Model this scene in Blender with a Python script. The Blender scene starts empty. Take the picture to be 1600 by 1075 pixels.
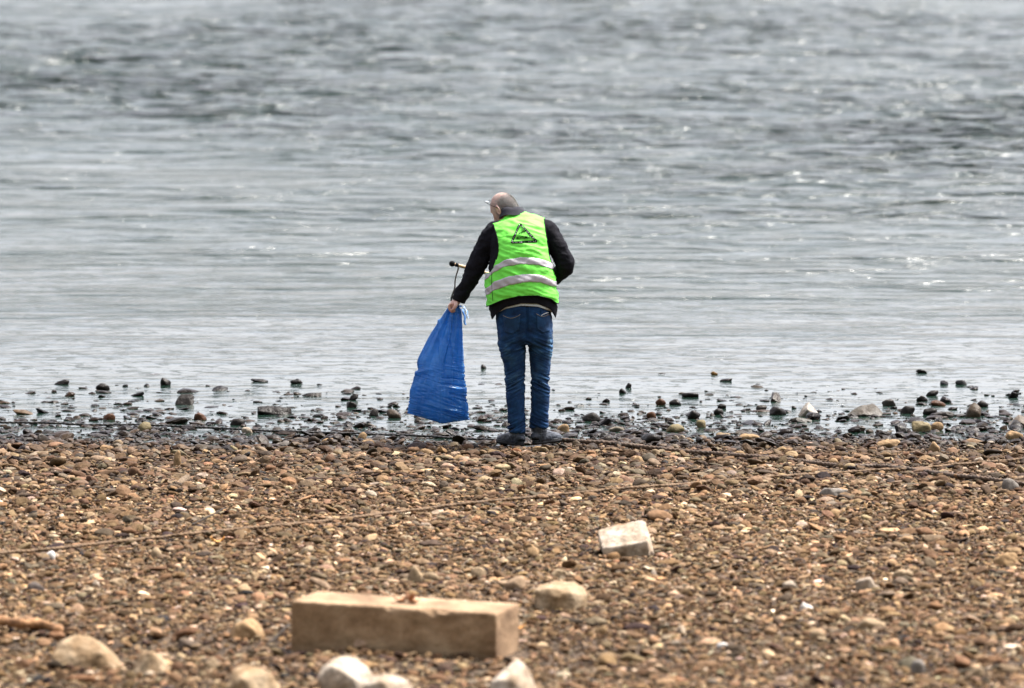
import bpy, bmesh, math, random
import numpy as np
from mathutils import Vector, Matrix
from mathutils.bvhtree import BVHTree

random.seed(7)
rng = np.random.default_rng(11)
scene = bpy.context.scene
COL = scene.collection

# ------------------------------------------------------------------ camera
FPX, CW, CH = 8850.0, 800.0, 537.5        # focal length in pixels of the 1600 px wide photo
CAMH, TILT = 4.5, math.radians(5.692)
cam_d = bpy.data.cameras.new("camera")
cam = bpy.data.objects.new("camera", cam_d)
COL.objects.link(cam)
cam.location = (0, 0, CAMH)
cam.rotation_euler = (math.pi / 2 - TILT, 0, 0)
cam_d.sensor_width = 36
cam_d.lens = FPX / 1600 * 36
cam_d.clip_start, cam_d.clip_end = 0.5, 8000
cam_d.dof.use_dof = True
cam_d.dof.focus_distance = 38.4
cam_d.dof.aperture_fstop = 2.7
scene.camera = cam

# ------------------------------------------------------------------ sky and sun
SUN_EL, SUN_AZ = 60, 57                   # beyond the water, a little to the right
world = bpy.data.worlds.new("World")
scene.world = world
world.use_nodes = True
wn = world.node_tree
bg = wn.nodes["Background"]
sky = wn.nodes.new("ShaderNodeTexSky")
sky.sky_type = 'NISHITA'
sky.sun_disc = False
sky.sun_elevation = math.radians(SUN_EL)
sky.sun_rotation = math.radians(SUN_AZ)
sky.dust_density = 3.0
sky.air_density = 1.0
hs = wn.nodes.new("ShaderNodeHueSaturation")
hs.inputs['Saturation'].default_value = 0.3
wn.links.new(sky.outputs[0], hs.inputs['Color'])
tint = wn.nodes.new("ShaderNodeMix"); tint.data_type = 'RGBA'; tint.blend_type = 'MULTIPLY'
tint.inputs[0].default_value = 1; tint.inputs[7].default_value = (1.02, .985, 1.03, 1)
wn.links.new(hs.outputs[0], tint.inputs[6]); wn.links.new(tint.outputs[2], bg.inputs[0])
bg.inputs[1].default_value = 0.15
sun_d = bpy.data.lights.new("sun", 'SUN')
sun = bpy.data.objects.new("sun", sun_d)
COL.objects.link(sun)
sun_d.energy = 4.6
sun_d.angle = math.radians(15)
sun_d.color = (1.0, 0.95, 0.87)
e, a = math.radians(SUN_EL), math.radians(SUN_AZ)
sdir = Vector((math.sin(a) * math.cos(e), math.cos(a) * math.cos(e), math.sin(e)))
sun.rotation_euler = sdir.to_track_quat('Z', 'Y').to_euler()
sun.location = (8, 60, 30)
scene.view_settings.view_transform = 'Standard'
scene.view_settings.look = 'None'
scene.view_settings.gamma = 1
scene.view_settings.exposure = 1.36

# ------------------------------------------------------------------ numeric helpers
_p = np.random.default_rng(3).permutation(512)
_perm = np.concatenate([_p, _p, _p])
_g = np.random.default_rng(4).normal(size=(512, 3))
_g /= np.linalg.norm(_g, axis=1)[:, None]

def pnoise(P):
    """vectorised 3D gradient noise, about -1..1"""
    P = np.asarray(P, float)
    I = np.floor(P).astype(np.int64)
    f = P - I
    I &= 255
    u = f * f * f * (f * (f * 6 - 15) + 10)
    out = 0
    for dx in (0, 1):
        for dy in (0, 1):
            for dz in (0, 1):
                h = _perm[_perm[_perm[I[:, 0] + dx] % 256 + I[:, 1] + dy] % 256 + I[:, 2] + dz]
                g = _g[h]
                d = (g * (f - np.array([dx, dy, dz]))).sum(1)
                w = (u[:, 0] if dx else 1 - u[:, 0]) * (u[:, 1] if dy else 1 - u[:, 1]) * (u[:, 2] if dz else 1 - u[:, 2])
                out = out + w * d
    return out * 1.6

def fbm(P, oct=3, lac=2.1, gain=0.5):
    P = np.asarray(P, float)
    s, a_, o = 0, 1.0, 0
    for k in range(oct):
        s = s + a_ * pnoise(P + 17.3 * k)
        P = P * lac
        a_ *= gain
    return s

def sstep(a_, b_, x):
    t = np.clip((x - a_) / (b_ - a_), 0, 1)
    return t * t * (3 - 2 * t)

def ray(px, py):
    c, s = math.cos(TILT), math.sin(TILT)
    k = (CH - py)
    return np.array([px - CW, FPX * c + k * s, -FPX * s + k * c])

def W(px, py, y):
    """world point seen at photo pixel (px, py) on the upright plane at distance y"""
    d = ray(px, py)
    return np.array([0, 0, CAMH]) + d * (y / d[1])

def project(P):
    P = np.atleast_2d(P) - np.array([0, 0, CAMH])
    c, s = math.cos(TILT), math.sin(TILT)
    f = P[:, 1] * c - P[:, 2] * s
    u = P[:, 1] * s + P[:, 2] * c
    return CW + FPX * P[:, 0] / f, CH - FPX * u / f

def ground_z(x, y):
    x = np.asarray(x, float); y = np.asarray(y, float)
    shp = np.broadcast(x, y).shape
    x = np.broadcast_to(x, shp).ravel(); y = np.broadcast_to(y, shp).ravel()
    base = np.where(y < 38.35, 0.022 * (38.35 - y), -0.0055 * (y - 38.35))
    base = base - .020 * sstep(38.25, 38.9, y)
    base = base + .032 * np.exp(-((y - 42.8) / 1.3) ** 2)
    base = np.where(y > 43, -0.0456 + .02 + .0118 - 0.04 * (y - 43), base)
    base = np.maximum(base, -4.0)
    P = np.stack([x * 0.8, y * 0.5, x * 0], 1)
    n = 0.022 * pnoise(P + 5) + 0.012 * pnoise(P * 3.1 + 9) + 0.005 * pnoise(P * 11)
    n = n * np.where(y > 60, 0, 1) * (1 - .45 * sstep(38.2, 39.2, y))
    # a shallow ledge behind the boulders in the left foreground
    dip = -0.07 * np.exp(-((y - (27.75 + 0.15 * np.sin(x * 2))) / 0.35) ** 2) * sstep(-0.7, -1.4, x)
    # the embankment the photographer stands on, and an unseen slope added to block sky
    bank_and_blocker = 2.3 * sstep(23, 1, y) + np.clip(-6 - y, 0, 90) * .8 * sstep(-6, -14, y)
    z = base + n + dip + bank_and_blocker
    return z.reshape(shp)

def G(px, py, lift=0.0):
    """ground (or water) point seen at pixel"""
    d = ray(px, py)
    t = np.linspace(20, 120, 4000) / d[1]
    x, y, z = d[0] * t, d[1] * t, CAMH + d[2] * t
    g = np.maximum(ground_z(x, y), 0.0) + lift
    i = int(np.argmax(z < g))
    return np.array([x[i], y[i], g[i]])

# ------------------------------------------------------------------ mesh helpers
def tag(o, label=None, cat=None, group=None, kind=None):
    if label: o["label"] = label
    if cat: o["category"] = cat
    if group: o["group"] = group
    if kind: o["kind"] = kind
    return o

def raw_mesh(name, V, F):
    me = bpy.data.meshes.new(name)
    if isinstance(F, np.ndarray):
        V = np.asarray(V, np.float32)
        n, k = F.shape
        me.vertices.add(len(V)); me.vertices.foreach_set("co", V.ravel())
        me.loops.add(n * k); me.loops.foreach_set("vertex_index", F.astype(np.int32).ravel())
        me.polygons.add(n); me.polygons.foreach_set("loop_start", np.arange(0, n * k, k, dtype=np.int32))
        me.update(calc_edges=True)
    else:
        me.from_pydata([tuple(v) for v in V], [], [tuple(int(i) for i in f) for f in F])
        me.update()
    return me

def mk(name, V, F, mat, parent=None, smooth=True, loc=None):
    V = np.asarray(V, float)
    if loc is not None:
        V = V - np.asarray(loc)
    me = raw_mesh(name, V, F)
    if smooth:
        me.polygons.foreach_set("use_smooth", np.ones(len(me.polygons), bool))
    o = bpy.data.objects.new(name, me)
    COL.objects.link(o)
    if mat: me.materials.append(mat)
    if loc is not None: o.location = tuple(loc)
    if parent is not None:
        o.parent = parent
        if loc is None:
            o.matrix_parent_inverse = Matrix.Translation(-parent.location)
    return o

def set_attr(me, name, vals, typ='FLOAT'):
    at = me.attributes.new(name, typ, 'POINT')
    if typ == 'FLOAT':
        at.data.foreach_set("value", np.asarray(vals, np.float32).ravel())
    else:
        at.data.foreach_set("color", np.asarray(vals, np.float32).ravel())

def mesh_arrays(me):
    V = np.empty(len(me.vertices) * 3, np.float32); me.vertices.foreach_get("co", V)
    F = [tuple(p.vertices) for p in me.polygons]
    return V.reshape(-1, 3).astype(float), F

def catmull(R, n):
    R = np.asarray(R, float)
    m = len(R)
    out = []
    for t in np.linspace(0, m - 1, n):
        i = min(int(t), m - 2); u = t - i
        p0, p1, p2, p3 = R[max(i - 1, 0)], R[i], R[i + 1], R[min(i + 2, m - 1)]
        out.append(0.5 * ((2 * p1) + (-p0 + p2) * u + (2 * p0 - 5 * p1 + 4 * p2 - p3) * u * u + (-p0 + 3 * p1 - 3 * p2 + p3) * u ** 3))
    return np.array(out)

def frames(C, side=(1, 0, 0)):
    T = np.gradient(C, axis=0)
    T /= np.linalg.norm(T, axis=1)[:, None] + 1e-12
    S = []
    s = np.array(side, float)
    for t in T:
        s = s - t * (s @ t)
        s = s / np.linalg.norm(s)
        S.append(s)
    S = np.array(S)
    B = np.cross(T, S)
    return T, S, B

def grid_faces(n, m, closed=True, off=0):
    F = []
    for i in range(n - 1):
        for j in range(m if closed else m - 1):
            k = (j + 1) % m
            F.append((off + i * m + j, off + i * m + k, off + (i + 1) * m + k, off + (i + 1) * m + j))
    return F

def loft(rows, n=30, m=24, side=(1, 0, 0), expo=2.0, world_pts=False, Y0=0, fixed=False):
    """rows: (px, py, dy, rx, ry) or (x, y, z, rx, ry)"""
    rows = np.asarray(rows, float)
    C = rows[:, :3] if world_pts else np.array([W(r[0], r[1], Y0 + r[2]) for r in rows])
    R = catmull(np.hstack([C, rows[:, 3:5]]), n)
    C, rad = R[:, :3], np.maximum(R[:, 3:5], 0.001)
    T, S, B = frames(C, side)
    th = np.linspace(0, 2 * np.pi, m, endpoint=False)
    c, s = np.cos(th), np.sin(th)
    c = np.sign(c) * np.abs(c) ** (2 / expo); s = np.sign(s) * np.abs(s) ** (2 / expo)
    V = C[:, None] + S[:, None] * (c * rad[:, :1])[..., None] + B[:, None] * (s * rad[:, 1:])[..., None]
    V = V.reshape(-1, 3)
    F = grid_faces(n, m)
    V = np.vstack([V, C[0], C[-1]])
    a_, b_ = n * m, n * m + 1
    for j in range(m):
        k = (j + 1) % m
        F.append((k, j, a_)); F.append(((n - 1) * m + j, (n - 1) * m + k, b_))
    return V, F

def joinp(parts):
    V, F, o = [], [], 0
    for v, f in parts:
        V.append(np.asarray(v)); F += [tuple(i + o for i in q) for q in f]; o += len(v)
    return np.vstack(V), F

def remesh(parts, voxel, smooth_it=2):
    V, F = joinp(parts)
    me = raw_mesh("tmp", V, F)
    o = bpy.data.objects.new("tmp", me); COL.objects.link(o)
    md = o.modifiers.new("r", 'REMESH'); md.mode = 'VOXEL'; md.voxel_size = voxel
    dg = bpy.context.evaluated_depsgraph_get(); dg.update()
    m2 = bpy.data.meshes.new_from_object(o.evaluated_get(dg))
    V, F = mesh_arrays(m2)
    bpy.data.objects.remove(o); bpy.data.meshes.remove(me); bpy.data.meshes.remove(m2)
    V = lap(V, F, smooth_it)
    return V, F

def lap(V, F, it, lam=0.5):
    E = set()
    for f in F:
        for i in range(len(f)):
            a_, b_ = f[i], f[(i + 1) % len(f)]
            E.add((a_, b_) if a_ < b_ else (b_, a_))
    E = np.array(list(E))
    deg = np.bincount(E.ravel(), minlength=len(V))[:, None].clip(1)
    for _ in range(it):
        S = np.zeros_like(V)
        for k in range(3):
            S[:, k] = np.bincount(E[:, 0], V[E[:, 1], k], len(V)) + np.bincount(E[:, 1], V[E[:, 0], k], len(V))
        V = V + lam * (S / deg - V)
    return V

def normals(V, F):
    N = np.zeros_like(V)
    for k in (3, 4):
        Q = np.array([f for f in F if len(f) == k])
        if len(Q) == 0: continue
        n = np.cross(V[Q[:, 2]] - V[Q[:, 0]], V[Q[:, -1]] - V[Q[:, 1]]) if k == 4 else np.cross(V[Q[:, 1]] - V[Q[:, 0]], V[Q[:, 2]] - V[Q[:, 0]])
        for i in range(k):
            for c in range(3):
                N[:, c] += np.bincount(Q[:, i], n[:, c], len(V))
    return N / (np.linalg.norm(N, axis=1)[:, None] + 1e-12)

def tube(C, r, m=8, twist=None, caps=True):
    C = np.asarray(C, float); n = len(C)
    r = np.full(n, r) if np.isscalar(r) else np.asarray(r)
    T, S, B = frames(C, (0.13, 0.2, 0.97))
    th = np.linspace(0, 2 * np.pi, m, endpoint=False)
    L = np.concatenate([[0], np.cumsum(np.linalg.norm(np.diff(C, axis=0), axis=1))])
    rr = r[:, None] * np.ones(m)
    if twist:
        k, amp, pitch = twist
        rr = rr * (1 + amp * np.cos(k * th[None] - 2 * np.pi * L[:, None] / pitch))
    V = C[:, None] + S[:, None] * (np.cos(th) * rr)[..., None] + B[:, None] * (np.sin(th) * rr)[..., None]
    F = grid_faces(n, m)
    V = V.reshape(-1, 3)
    if caps:
        F.append(tuple(range(m))[::-1]); F.append(tuple((n - 1) * m + j for j in range(m)))
    return V, F

# ------------------------------------------------------------------ materials
class Mat:
    def __init__(s, name, color=(.5, .5, .5), rough=.6, spec=.5, metal=0):
        s.m = bpy.data.materials.new(name); s.m.use_nodes = True
        s.t = s.m.node_tree; s.b = s.t.nodes["Principled BSDF"]
        s.b.inputs['Base Color'].default_value = (*color, 1)
        s.b.inputs['Roughness'].default_value = rough
        s.b.inputs['Specular IOR Level'].default_value = spec
        s.b.inputs['Metallic'].default_value = metal
    def n(s, typ, **kw):
        x = s.t.nodes.new(typ)
        for k, v in kw.items():
            if k in x.inputs.keys(): x.inputs[k].default_value = v
            else: setattr(x, k, v)
        return x
    def l(s, a_, b_): s.t.links.new(a_, b_)
    def coord(s, scale=(1, 1, 1), kind='Object'):
        tc = s.n('ShaderNodeTexCoord'); mp = s.n('ShaderNodeMapping'); mp.inputs['Scale'].default_value = scale
        s.l(tc.outputs[kind], mp.inputs[0]); return mp.outputs[0]
    def noise(s, vec, scale, detail=3, rough=.5, dist=0):
        x = s.n('ShaderNodeTexNoise', Scale=scale, Detail=detail, Roughness=rough, Distortion=dist)
        s.l(vec, x.inputs['Vector']); return x.outputs['Fac']
    def ramp(s, fac, stops):
        x = s.n('ShaderNodeValToRGB'); r = x.color_ramp
        while len(r.elements) < len(stops): r.elements.new(0.5)
        for e_, (p, c) in zip(r.elements, stops):
            e_.position = p; e_.color = (*c, 1) if len(c) == 3 else c
        s.l(fac, x.inputs[0]); return x.outputs[0]
    def mix(s, fac, a_, b_, mode='MIX'):
        x = s.n('ShaderNodeMix'); x.data_type = 'RGBA'; x.blend_type = mode
        for i, v in ((0, fac), (6, a_), (7, b_)):
            if hasattr(v, 'node'): s.l(v, x.inputs[i])
            else: x.inputs[i].default_value = v if i == 0 else (*v, 1)
        return x.outputs[2]
    def math(s, op, a_, b_=0, clamp=False):
        x = s.n('ShaderNodeMath'); x.operation = op; x.use_clamp = clamp
        for i, v in ((0, a_), (1, b_)):
            if hasattr(v, 'node'): s.l(v, x.inputs[i])
            else: x.inputs[i].default_value = v
        return x.outputs[0]
    def bump(s, h, strength, dist, prev=None):
        x = s.n('ShaderNodeBump', Strength=strength, Distance=dist)
        s.l(h, x.inputs['Height'])
        if prev: s.l(prev, x.inputs['Normal'])
        return x.outputs[0]
    def base(s, v): s.l(v, s.b.inputs['Base Color'])
    def nrm(s, v): s.l(v, s.b.inputs['Normal'])

def stone_material():
    s = Mat("stone", rough=.85, spec=.10)
    col = s.n('ShaderNodeAttribute', attribute_name='col'); wet = s.n('ShaderNodeAttribute', attribute_name='wet')
    v = s.coord(kind='Object')
    n1 = s.noise(v, 28, 4, .6); n2 = s.noise(v, 140, 3, .6)
    c = s.mix(1.0, col.outputs['Color'], s.ramp(n1, [(.3, (.62, .58, .54)), (.5, (.95, .95, .95)), (.68, (1.25, 1.22, 1.18))]), 'MULTIPLY')
    c = s.mix(.5, c, s.ramp(n2, [(.35, (.55, .52, .5)), (.6, (1.2, 1.2, 1.2))]), 'MULTIPLY')
    dark = s.mix(1.0, c, (.055, .05, .048), 'MULTIPLY')
    c = s.mix(wet.outputs['Fac'], c, dark)
    s.base(c)
    r = s.math('MULTIPLY_ADD', wet.outputs['Fac'], -.58); r.node.inputs[2].default_value = .88
    s.l(r, s.b.inputs['Roughness'])
    s.nrm(s.bump(n2, .5, .004, s.bump(n1, .5, .012)))
    return s.m

def ground_material():
    s = Mat("shingle bed", rough=.9, spec=.3)
    wet = s.n('ShaderNodeAttribute', attribute_name='wet')
    v = s.coord()
    vo = s.n('ShaderNodeTexVoronoi', Scale=70.0); s.l(v, vo.inputs['Vector'])
    vo2 = s.n('ShaderNodeTexVoronoi', Scale=170.0); s.l(v, vo2.inputs['Vector'])
    hsv = s.n('ShaderNodeSeparateColor'); s.l(vo.outputs['Color'], hsv.inputs[0])
    c = s.ramp(hsv.outputs[0], [(0, (.014, .008, .004)), (.35, (.034, .020, .010)), (.7, (.07, .043, .022)), (1, (.15, .10, .06))])
    n = s.noise(v, 3, 4)
    c = s.mix(.6, c, s.ramp(n, [(.35, (.55, .5, .45)), (.65, (1.1, 1.1, 1.1))]), 'MULTIPLY')
    dark = s.mix(1.0, c, (.3, .29, .29), 'MULTIPLY')
    c = s.mix(wet.outputs['Fac'], c, dark)
    green = s.n('ShaderNodeAttribute', attribute_name='green')
    gn = s.ramp(s.noise(v, .7, 5, .65), [(.35, (.018, .03, .010)), (.6, (.05, .075, .025))])
    s.base(s.mix(green.outputs['Fac'], c, gn))
    r = s.math('MULTIPLY_ADD', wet.outputs['Fac'], -.6); r.node.inputs[2].default_value = .9
    s.l(r, s.b.inputs['Roughness'])
    h = s.math('ADD', s.math('MULTIPLY', vo.outputs['Distance'], -1.0), s.math('MULTIPLY', vo2.outputs['Distance'], -.5))
    s.nrm(s.bump(h, .9, .01))
    return s.m

def water_material():
    s = Mat("river water", (.010, .023, .017), rough=.2, spec=.5)
    s.b.inputs['IOR'].default_value = 1.333
    tc = s.n('ShaderNodeTexCoord')
    def mp(sc):
        m_ = s.n('ShaderNodeMapping'); m_.inputs['Scale'].default_value = sc
        s.l(tc.outputs['Object'], m_.inputs[0]); return m_.outputs[0]
    rough = s.n('ShaderNodeAttribute', attribute_name='chop').outputs['Fac']
    a1 = s.noise(mp((.45, 1.5, 1)), 2.2, 4, .62, .4)
    a2 = s.noise(mp((.5, 1.6, 1)), 9, 3, .6, .3)
    a0 = s.noise(mp((.2, .9, 1)), 1.1, 3, .55, .5)
    h = s.math('ADD', s.math('MULTIPLY', a1, .035), s.math('MULTIPLY', a2, .006))
    h = s.math('ADD', h, s.math('MULTIPLY', a0, .11))
    a4 = s.noise(mp((1.3, 4.6, 1)), 1.0, 4, .6, .5)
    a5 = s.noise(mp((3.4, 12.0, 1)), 1.0, 3, .6, .5)
    h = s.math('ADD', h, s.math('MULTIPLY', a4, .062))
    h = s.math('ADD', h, s.math('MULTIPLY', a5, .016))
    st = s.noise(mp((.14, .65, 1)), 1.0, 4, .6, .6)
    st2 = s.noise(mp((.7, 2.6, 1)), 1.0, 3, .6, .4)
    st = s.math('ADD', s.math('MULTIPLY', st, .6), s.math('MULTIPLY', st2, .4))
    gain = s.ramp(st, [(.40, (.10, .10, .10)), (.50, (.7, .7, .7)), (.62, (2.6, 2.6, 2.6))])
    h = s.math('MULTIPLY', h, s.math('MULTIPLY', rough, gain))
    a3 = s.noise(mp((1.0, 1.3, 1)), 16, 4, .6, .5)
    h = s.math('ADD', h, s.math('MULTIPLY', a3, .0020))
    h = s.math('ADD', h, s.math('MULTIPLY', s.ramp(s.noise(mp((5, 7, 1)), 1.0, 4, .65, .6), [(.55, (0, 0, 0)), (.72, (1, 1, 1))]), .010))
    rg = s.math('MULTIPLY', rough, .14); rg = s.math('ADD', rg, .07); rg = s.math('MINIMUM', rg, .21); s.l(rg, s.b.inputs['Roughness'])
    x = s.n('ShaderNodeBump', Strength=1.0, Distance=1.0)
    s.l(h, x.inputs['Height'])
    s.nrm(x.outputs[0])
    return s.m

# ------------------------------------------------------------------ setting: river bed / beach and water
def axis(segs):
    out = []
    for a_, b_, d in segs:
        out += list(np.arange(a_, b_, d))
    return np.array(out + [segs[-1][1]])

def build_ground():
    xs = axis([(-1500, -100, 200), (-100, -20, 8), (-20, -4.5, .4), (-4.5, 4.5, .03), (4.5, 20, .4), (20, 100, 8), (100, 1500, 200)])
    ys = axis([(-300, -100, 50), (-100, -20, 5), (-20, 20, 1), (20, 25, .25), (25, 44, .03), (44, 60, .4), (60, 140, 8), (140, 3000, 220)])
    X, Y = np.meshgrid(xs, ys)
    Z = ground_z(X, Y)
    f = ((np.abs(X) < 4.6) & (Y > 24.8) & (Y < 44.2))
    P = np.stack([X, Y, X * 0], -1).reshape(-1, 3)
    Z = Z + f * (0.006 * fbm(P * 9, 3)).reshape(Z.shape)
    n, m = X.shape
    V = np.stack([X, Y, Z], -1).reshape(-1, 3)
    I = np.arange(n * m).reshape(n, m)
    F = np.stack([I[:-1, :-1], I[:-1, 1:], I[1:, 1:], I[1:, :-1]], -1).reshape(-1, 4)
    o = mk("shingle_ground", V, F, ground_material())
    set_attr(o.data, "wet", wetness(V[:, 0], V[:, 1]))
    set_attr(o.data, "green", sstep(17, 12, V[:, 1]))
    tag(o, kind='structure')

def wetness(x, y):
    P = np.stack([np.asarray(x) * 1.2, np.asarray(y) * 1.2, np.zeros_like(x)], 1)
    d = np.asarray(y) + 0.35 * fbm(P, 2)
    return np.clip(0.34 * sstep(33.6, 36.8, d) + 0.66 * sstep(37.35, 38.5, d), 0, 1)

def chop(x, y):
    """how ruffled the water is: calm at the shore, gust patches farther out"""
    P = np.stack([x * .075 + 3, y * .045 + 1, np.zeros_like(x)], 1)
    g = 0.5 + 0.5 * fbm(P, 3)
    P2 = np.stack([x * .25, y * .3, np.zeros_like(x) + 9], 1)
    g2 = 0.5 + 0.5 * fbm(P2, 3)
    return np.clip((0.05 + 0.95 * sstep(43.0, 58, y) + 1.5 * sstep(50, 85, y)) * (1.7 * np.clip(g, 0, 1.2) ** 1.7 + .6 * g2), 0.04, 4)

def build_water():
    xs = axis([(-1500, -100, 200), (-100, -24, 6), (-24, -9, .16), (-9, 9, .09), (9, 24, .16), (24, 100, 6), (100, 1500, 200)])
    ys = [37.2]
    while ys[-1] < 140: ys.append(ys[-1] + 0.055 + max(0, ys[-1] - 45) * 0.0016)
    ys = np.array(ys + list(np.arange(150, 400, 25)) + list(np.arange(400, 3001, 400)))
    X, Y = np.meshgrid(xs, ys)
    P = np.stack([X * .65, Y * 1.25, X * 0 + .3], -1).reshape(-1, 3)
    Q = np.stack([X * 1.0 + Y * .2, Y * 2.4, X * 0 + 7.3], -1).reshape(-1, 3)
    R = np.stack([X * 2.0 - Y * .4, Y * 5.2, X * 0 + 2.3], -1).reshape(-1, 3)
    w = chop(X.ravel(), Y.ravel())
    near = sstep(140, 120, Y.ravel()) * sstep(24, 22, np.abs(X.ravel()))
    z = near * w * (0.016 * pnoise(P) + 0.024 * pnoise(Q) + 0.011 * pnoise(R))
    V = np.stack([X.ravel(), Y.ravel(), z], 1)
    n, m = X.shape
    I = np.arange(n * m).reshape(n, m)
    F = np.stack([I[:-1, :-1], I[:-1, 1:], I[1:, 1:], I[1:, :-1]], -1).reshape(-1, 4)
    o = mk("river_water", V, F, water_material())
    set_attr(o.data, "chop", w)
    tag(o, kind='structure')

build_ground()
build_water()
STONE = stone_material()

# ------------------------------------------------------------------ stones
def ico(sub):
    bm = bmesh.new(); bmesh.ops.create_icosphere(bm, subdivisions=sub, radius=1)
    V = np.array([v.co[:] for v in bm.verts]); F = np.array([[v.index for v in f.verts] for f in bm.faces]); bm.free()
    V /= np.linalg.norm(V, axis=1)[:, None]
    return V, F
ICO = {k: ico(k) for k in (1, 2, 3, 4)}

def proto(sub, r, angular):
    """a stone shape: soft intersection of random half spaces, unit size"""
    V, F = ICO[sub]
    k = r.integers(9, 15)
    N = r.normal(size=(k, 3)); N /= np.linalg.norm(N, axis=1)[:, None]
    N = np.vstack([N, -N[: k // 2]])
    d = r.uniform(.72, 1.05, len(N))
    p = 22 if angular else 6
    dots = np.maximum(V @ N.T, 1e-3) / d
    rad = (dots ** p).sum(1) ** (-1 / p)
    rad = np.minimum(rad, 1.35)
    rad = rad / np.median(rad)
    return V * rad[:, None], F

def rotmats(n, r, tilt):
    yaw = r.uniform(0, 2 * np.pi, n); ax = r.uniform(0, 2 * np.pi, n); t = np.abs(r.normal(0, tilt, n))
    def rz(a_):
        M = np.zeros((len(a_), 3, 3)); c, s = np.cos(a_), np.sin(a_)
        M[:, 0, 0] = c; M[:, 0, 1] = -s; M[:, 1, 0] = s; M[:, 1, 1] = c; M[:, 2, 2] = 1; return M
    def rx(a_):
        M = np.zeros((len(a_), 3, 3)); c, s = np.cos(a_), np.sin(a_)
        M[:, 1, 1] = c; M[:, 1, 2] = -s; M[:, 2, 1] = s; M[:, 2, 2] = c; M[:, 0, 0] = 1; return M
    return rz(ax) @ rx(t) @ rz(-ax) @ rz(yaw)

PAL = np.array([(.33, .205, .10), (.25, .15, .07), (.44, .30, .165), (.17, .10, .05), (.56, .44, .30), (.31, .235, .15),
                (.10, .075, .055), (.27, .155, .08), (.68, .59, .48), (.20, .17, .13), (.36, .23, .13)])
PALP = np.array([.16, .15, .14, .11, .08, .09, .07, .07, .025, .06, .05]); PALP /= PALP.sum()

PAL = PAL * .72 + .28 * PAL.mean(1)[:, None] * np.array([1.12, .98, .88])
def stone_colours(n, r):
    c = PAL[r.choice(len(PAL), n, p=PALP)]
    return np.clip(np.array([.465, .42, .365]) * c * np.exp(r.normal(0, .40, n))[:, None] * (1 + r.normal(0, .04, (n, 3))), .02, .8)

EXCL = []      # discs kept free of loose pebbles: (x, y, radius)

EXCL_BIG = []  # discs kept free of the larger stones only
def scatter(n, xr, yr, dens=None, big=False):
    x = rng.uniform(*xr, n); y = rng.uniform(*yr, n)
    keep = np.ones(n, bool)
    if dens is not None: keep &= rng.uniform(0, 1, n) < dens(x, y)
    for ex, ey, er in EXCL + (EXCL_BIG if dens is not None and big else []):
        keep &= (x - ex) ** 2 + (y - ey) ** 2 > er * er
    return x[keep], y[keep]

def shore_density(x, y):
    """full cover on the dry beach, thinning out over the water"""
    P = np.stack([x * .9, y * .9, np.zeros_like(x) + 2], 1)
    d = y + .75 * fbm(P, 2)
    P3 = np.stack([x * .35, y * .5, np.zeros_like(x) + 12], 1)
    d2 = d + .9 * pnoise(P3)
    return np.clip(1 - sstep(38.0, 38.7, d) * .90, 0, 1) * (1 - sstep(38.7, 40.2, d2) * .88) * (1 - sstep(40.2, 41.8, d2) * .93) + 0 * y - .0005 * (y > 42.5)

def stone_batch(sub, n, smed, ssig, smin, smax, xr, yr, dens, tilt, angfrac):
    x, y = scatter(n, xr, yr, dens, sub > 1)
    n = len(x)
    s = np.clip(np.exp(rng.normal(math.log(smed), ssig, n)), smin, smax)
    far = sstep(38.2, 39.2, y)
    s = s * (1 + .30 * sstep(33, 37, y) * (sub == 2))
    protos = [proto(sub, rng, k < 14 * angfrac) for k in range(14)]
    F0 = protos[0][1]; nv = len(protos[0][0])
    PV = np.stack([p[0] for p in protos])
    pi = rng.integers(0, 14, n)
    sc = np.stack([s * .5 * rng.uniform(.85, 1.2, n), s * .5 * rng.uniform(.55, .95, n), s * .5 * rng.uniform(.20, .52, n)], 1)
    R = rotmats(n, rng, tilt)
    V = PV[pi] * sc[:, None, :]
    V = np.einsum('nij,nkj->nki', R, V)
    zmin, zmax = V[:, :, 2].min(1), V[:, :, 2].max(1)
    h = zmax - zmin
    bury = rng.uniform(.1, .45, n) * h
    z = ground_z(x, y) - zmin - bury + rng.uniform(0, .010, n) * (y < 38.3)
    # in the shallows the stones stand with their tops clear of the water
    z = np.where(y > 38.2, np.maximum(z, rng.uniform(.12, .6, n) * h - zmax), z)
    V = V + np.stack([x, y, z], 1)[:, None, :]
    col = stone_colours(n, rng)
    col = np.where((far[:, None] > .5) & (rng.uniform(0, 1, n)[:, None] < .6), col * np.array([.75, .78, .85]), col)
    return dict(V=V, F=F0, x=x, y=y, s=s, h=h, z=z, col=col, wet=wetness(x, y) * np.where(y > 38.5, rng.uniform(.88, 1, n), rng.uniform(.75, 1, n)), size=s, flat=(rng.uniform(0, 1, n) < (.9 if sub == 1 else .75 if sub == 2 else 0)))

def merge_batches(bs, name):
    Vs, Fs, cs, ws, o = [], [], [], [], 0
    for b in bs:
        n, k = b['V'].shape[:2]
        if n == 0: continue
        Vs.append(b['V'].reshape(-1, 3))
        Fs.append((b['F'][None] + (o + np.arange(n) * k)[:, None, None]).reshape(-1, 3)); o += n * k
        cs.append(np.repeat(b['col'], k, axis=0)); ws.append(np.repeat(b['wet'], k))
    V = np.vstack(Vs); F = np.vstack(Fs)
    ob = mk(name, V, F, STONE)
    ob.data.polygons.foreach_set('use_smooth', np.concatenate([np.repeat(~b['flat'], len(b['F'])) for b in bs if len(b['V'])]))
    C = np.hstack([np.vstack(cs), np.ones((len(V), 1))])
    set_attr(ob.data, "col", C, 'FLOAT_COLOR'); set_attr(ob.data, "wet", np.concatenate(ws))
    return ob

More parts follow.
